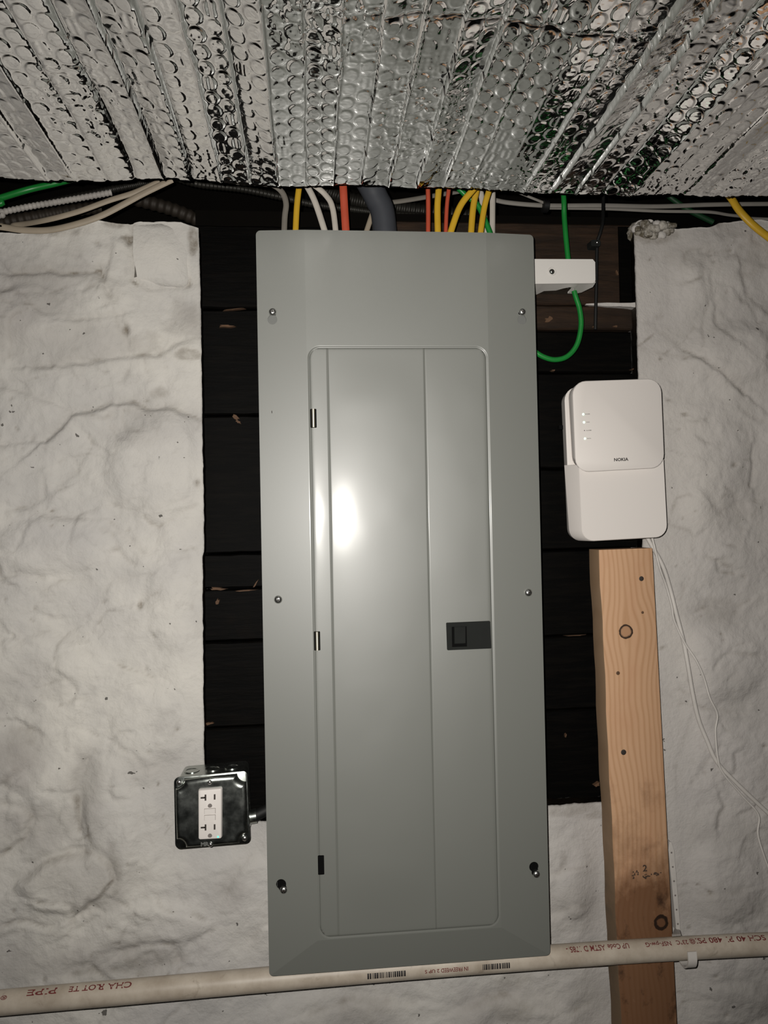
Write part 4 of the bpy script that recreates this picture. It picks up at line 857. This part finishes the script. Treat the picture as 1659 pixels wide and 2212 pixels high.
def rprint(txt, px, py, wpx, hpx, name, mat, bold=0.0):
    v, f = text2d(txt, 1.0, bold); xs_ = [q[0] for q in v]; ys_ = [q[1] for q in v]; W_ = max(xs_) - min(xs_); Hh = max(ys_) - min(ys_); cx_, cy_ = (max(xs_) + min(xs_)) / 2, (max(ys_) + min(ys_)) / 2
    q = P(px, py, -.0653); k = np.dot(q - CAM, FWD) / F
    MB().add([q + ud * ((x - cx_) / W_ * wpx * k) + vd * ((y - cy_) / Hh * hpx * k) for x, y in v], f).build(name, M[mat], ont, None)
rprint('NOKIA', 1342, 992.5, 32, 7.2, 'logo', 'ink', .030)
for a, c2, tx, on in ((1260, 894.8, 'POWER', 1), (1261.5, 912.2, 'PON', 1), (1262.6, 930, 'ALARM', 0), (1263.6, 947.4, 'DATA', 1)):
    rprint(tx, a + 8 + len(tx) * .2, c2 - .3, 2.3 * len(tx), 2.0, 'light_label', 'grey_ink', .02)
    q = P(a, c2, -.0651); r = .00155 if on else .0007
    MB().disc((q[0], -.0651, q[2]), r, .001, n=14, dome=.0004).build('indicator_light', M['led'] if on else M['ink'], ont)
q = P(1210.5, 924, -.004); MB().box((q[0] - .004, -.010, q[2] - .003), (q[0] + .0035, -.003, q[2] + .003)).build('side_port', M['void'], ont, None)
o1150 = lambda l: [(1150 + a / 3.16, 1150 + c2 / 3.16) for a, c2 in l]
def wallcable(name, pts, rpx, mat, label):
    w3 = [P(a, c2, -.010) for a, c2 in pts]; r = rpx * 1.1 / F
    for i, p in enumerate(w3):
        j = (np.argmin(abs(xs0 - p[0])), np.argmin(abs(zs0 - p[2]))); p[1] = min(-.004, float(-Hs[max(0, j[1] - 9):j[1] + 10, max(0, j[0] - 9):j[0] + 10].max())) - r * (1.2 if rpx > 3 else 6.0) if i > 2 else (-.014 if rpx > 3 else -.022)
    ob = MB().tube(spline(w3, .004), r, n=10).build(name, M[mat], None, 60, origin=w3[0]); return tag(ob, label, 'cable')
xs0, zs0, Hs = xs, zs, H
wallcable('data_cable', o1150([(770, 20), (790, 60), (880, 225), (940, 370), (988, 560), (1032, 740), (1060, 900), (1092, 1100), (1140, 1280), (1200, 1430), (1265, 1570), (1405, 1720), (1610, 1915), (1900, 2180), (2500, 2700), (3300, 3300)]), 4.8, 'offwhite', 'thicker white cable trailing from the network box down the right wall')
wallcable('fibre_cable', o1150([(785, 10), (800, 60), (845, 240), (905, 365), (942, 500), (960, 600), (1030, 750), (1100, 870), (1150, 985), (1190, 1120), (1248, 1235), (1240, 1350), (1255, 1530), (1290, 1635), (1420, 1790), (1532, 1920), (1525, 2050), (1570, 2210), (1660, 2450), (1760, 2800), (1800, 3300)]), 2.5, 'offwhite', 'thin kinked white fibre line beside the thicker white cable')

# ------------------------------------------------------------------ outlet box
ob_ = empty('outlet_box', tuple(P(458, 1830, .0)), 'square galvanised outlet box with white receptacle left of the panel', 'outlet')
YO = -.056
bx = Quad([(376, 1679), (535, 1664), (541, 1820), (379, 1833.5)], YO)
bw_, bh_ = bx.w, bx.h
bk = lambda ins, y: [np.array([p[0], y, p[2]]) for p in bx.rr(.007, ins, 0, 5)]
MB().loft([bk(.003, -.001), bk(.003, YO + .001)], True, True).build('box', M['steel'], ob_, 40)
# knockouts on the top and right sides
def knock(c, axis, r=.0105):
    lp = []
    for rr_, hh in ((r, -.0004), (r, .0010), (r * .86, .0010), (r * .80, .0003)):
        l = []
        for a in np.linspace(0, 2 * math.pi, 26, endpoint=False):
            if axis == 'z': l.append((c[0] + rr_ * math.cos(a), c[1] + rr_ * math.sin(a), c[2] + hh))
            else: l.append((c[0] + hh, c[1] + rr_ * math.cos(a), c[2] + rr_ * math.sin(a)))
        lp.append(l)
    MB().loft(lp, False, True).build('knockout', M['steel'], ob_, 30)
cb = bx.center(); zt = max(p[2] for p in bk(.003, 0)) ; xt = max(p[0] for p in bk(.003, 0))
tl, tr = bx.at(-bw_ / 2, bh_ / 2 - .003), bx.at(bw_ / 2 - .003, bh_ / 2 - .003)
for u in (.2, .5, .78): p = tl + (tr - tl) * u; knock((p[0], YO + .030, p[2]), 'z')
for u in (.25, .62): p = bx.at(bw_ / 2 - .003, (0.5 - u) * bh_); knock((p[0], YO + .026, p[2]), 'x', .0095)
# raised cover
MB().loft([bk(0, YO + .0005), bk(0, YO - .0012), bk(.0008, YO - .0018)], True, True).build('cover_flange', M['steel'], ob_, 40)
def notched(ins, rn, y, n=7):
    o = []; W2, H2 = bw_ / 2 - ins, bh_ / 2 - ins
    for sx1, sz1, a0 in ((1, 1, 270), (-1, 1, 0), (-1, -1, 90), (1, -1, 180)):
        cx, cy = sx1 * W2, sz1 * H2
        for k in range(n + 1):
            a = R_(a0 - 90 * k / n); o.append((cx + rn * math.cos(a), cy + rn * math.sin(a)))
    return [bx.at(x, z, y - YO) for x, z in o]
MB().loft([notched(.0022 + .0060 * (1 - math.cos(a)), .0118 + .0012 * (1 - math.cos(a)), YO - .0010 - .0082 * math.sin(a), 8) for a in np.linspace(0, math.pi / 2, 9)], False, True).build('raised_cover', M['steel'], ob_, 89)
for sx1, sz1, kind in ((-1, 1, 's'), (1, 1, 'h'), (1, -1, 's'), (-1, -1, 'h')):
    p = bx.at(sx1 * (bw_ / 2 - .0072), sz1 * (bh_ / 2 - .0072), -.0016)
    if kind == 's': screw(p, .0040, ob_, ang=.8)
    else: MB().disc(p, .0032, .001, n=16, dome=.0001).build('screw_hole', M['void'], ob_)
YG = YO - .0150
gq = Quad([(428, 1707.5), (479, 1703.5), (478.5, 1812), (428.5, 1814.5)], YG)
gf = [np.array([p[0], YO - .008, p[2]]) for p in gq.rr(.0024, -.0006)]
MB().loft([gf, gq.rr(.0024, 0, .0016), gq.rr(.0022, .0007, .0003), gq.rr(.0020, .0014, 0)], False, True).build('receptacle', M['gfci'], ob_, 45)
GW, GH = gq.w, gq.h
def gpatch(x, y, w_, h_, name, mat, lift=.0002, r=.0002):
    q = [gq.at(x + a, y + c2, -lift) for a, c2 in rr2(w_, h_, r, 3)]; k = [p + np.array([0, .001, 0]) for p in q]
    MB().loft([k, q], False, True).build(name, M[mat], ob_, None)
for gy in (GH * .345, -GH * .255):
    gpatch(-GW * .19, gy, .0022, .0082, 'slot', 'hole'); gpatch(-GW * .30, gy, .0060, .0022, 'slot', 'hole'); gpatch(GW * .20, gy, .0022, .0072, 'slot', 'hole')
    q = [gq.at(.0029 * math.cos(a), gy - GH * .175 + .0032 * math.sin(a) * (1 if math.sin(a) > 0 else .7), -.0002) for a in np.linspace(0, 2 * math.pi, 18, endpoint=False)]
    MB().loft([[p + np.array([0, .001, 0]) for p in q], q], False, True).build('ground_hole', M['groundhole'], ob_, None)
for yy, nm in ((GH * .068, 'test_button'), (-GH * .062, 'reset_button')):
    gpatch(0, yy, .0150, .0074, 'button_gap', 'groundhole', .0001, .0006)
    q0 = [gq.at(a, yy + c2, 0) for a, c2 in rr2(.0142, .0067, .0006, 3)]; q1 = [p + np.array([0, -.0012, 0]) for p in q0]
    MB().loft([q0, q1], False, True).build(nm, M['gfci'], ob_, 30)
p = P(471, 1808, YG - .0003); MB().disc(p, .0011, .001, n=12, dome=.0003).build('indicator_light', M['led2'], ob_)
for a, c2 in ((453, 1690), (455, 1824)): screw(P(a, c2, YO - .0092), .0030, ob_, ang=.6)
v, f = text2d('MR', .0075, .0003); p = P(442, 1824, YO - .0096); MB().add([(p[0] + x, p[1], p[2] + y) for x, y in v], f).build('stamped_mark', M['box_grey'], ob_, None)
# connector and short black cable to the panel
cn = P(546, 1764, -.030); pe = bx.at(bw_ / 2 - .003, 0)
b = MB(); st_ = np.array([pe[0] - .001, -.030, cn[2]]); 
b.tube([st_, st_ + np.array([.0035, 0, 0])], .0125, n=20); b.tube([st_ + np.array([.003, 0, 0]), st_ + np.array([.012, 0, .001])], .0095, n=18)
b.build('connector', M['steel'], ob_, 40)
b = MB().tube(spline([st_ + np.array([.010, 0, .001]), st_ + np.array([.022, .001, .006]), st_ + np.array([.040, .002, .013]), st_ + np.array([.060, .004, .016])]), .0080, n=14).build('feed_cable', M['blackjacket'], None, 60, origin=st_)
tag(b, 'short black cable from the outlet box into the panel side', 'cable')
for o in bpy.data.objects:
    if '_o' in o: del o['_o']
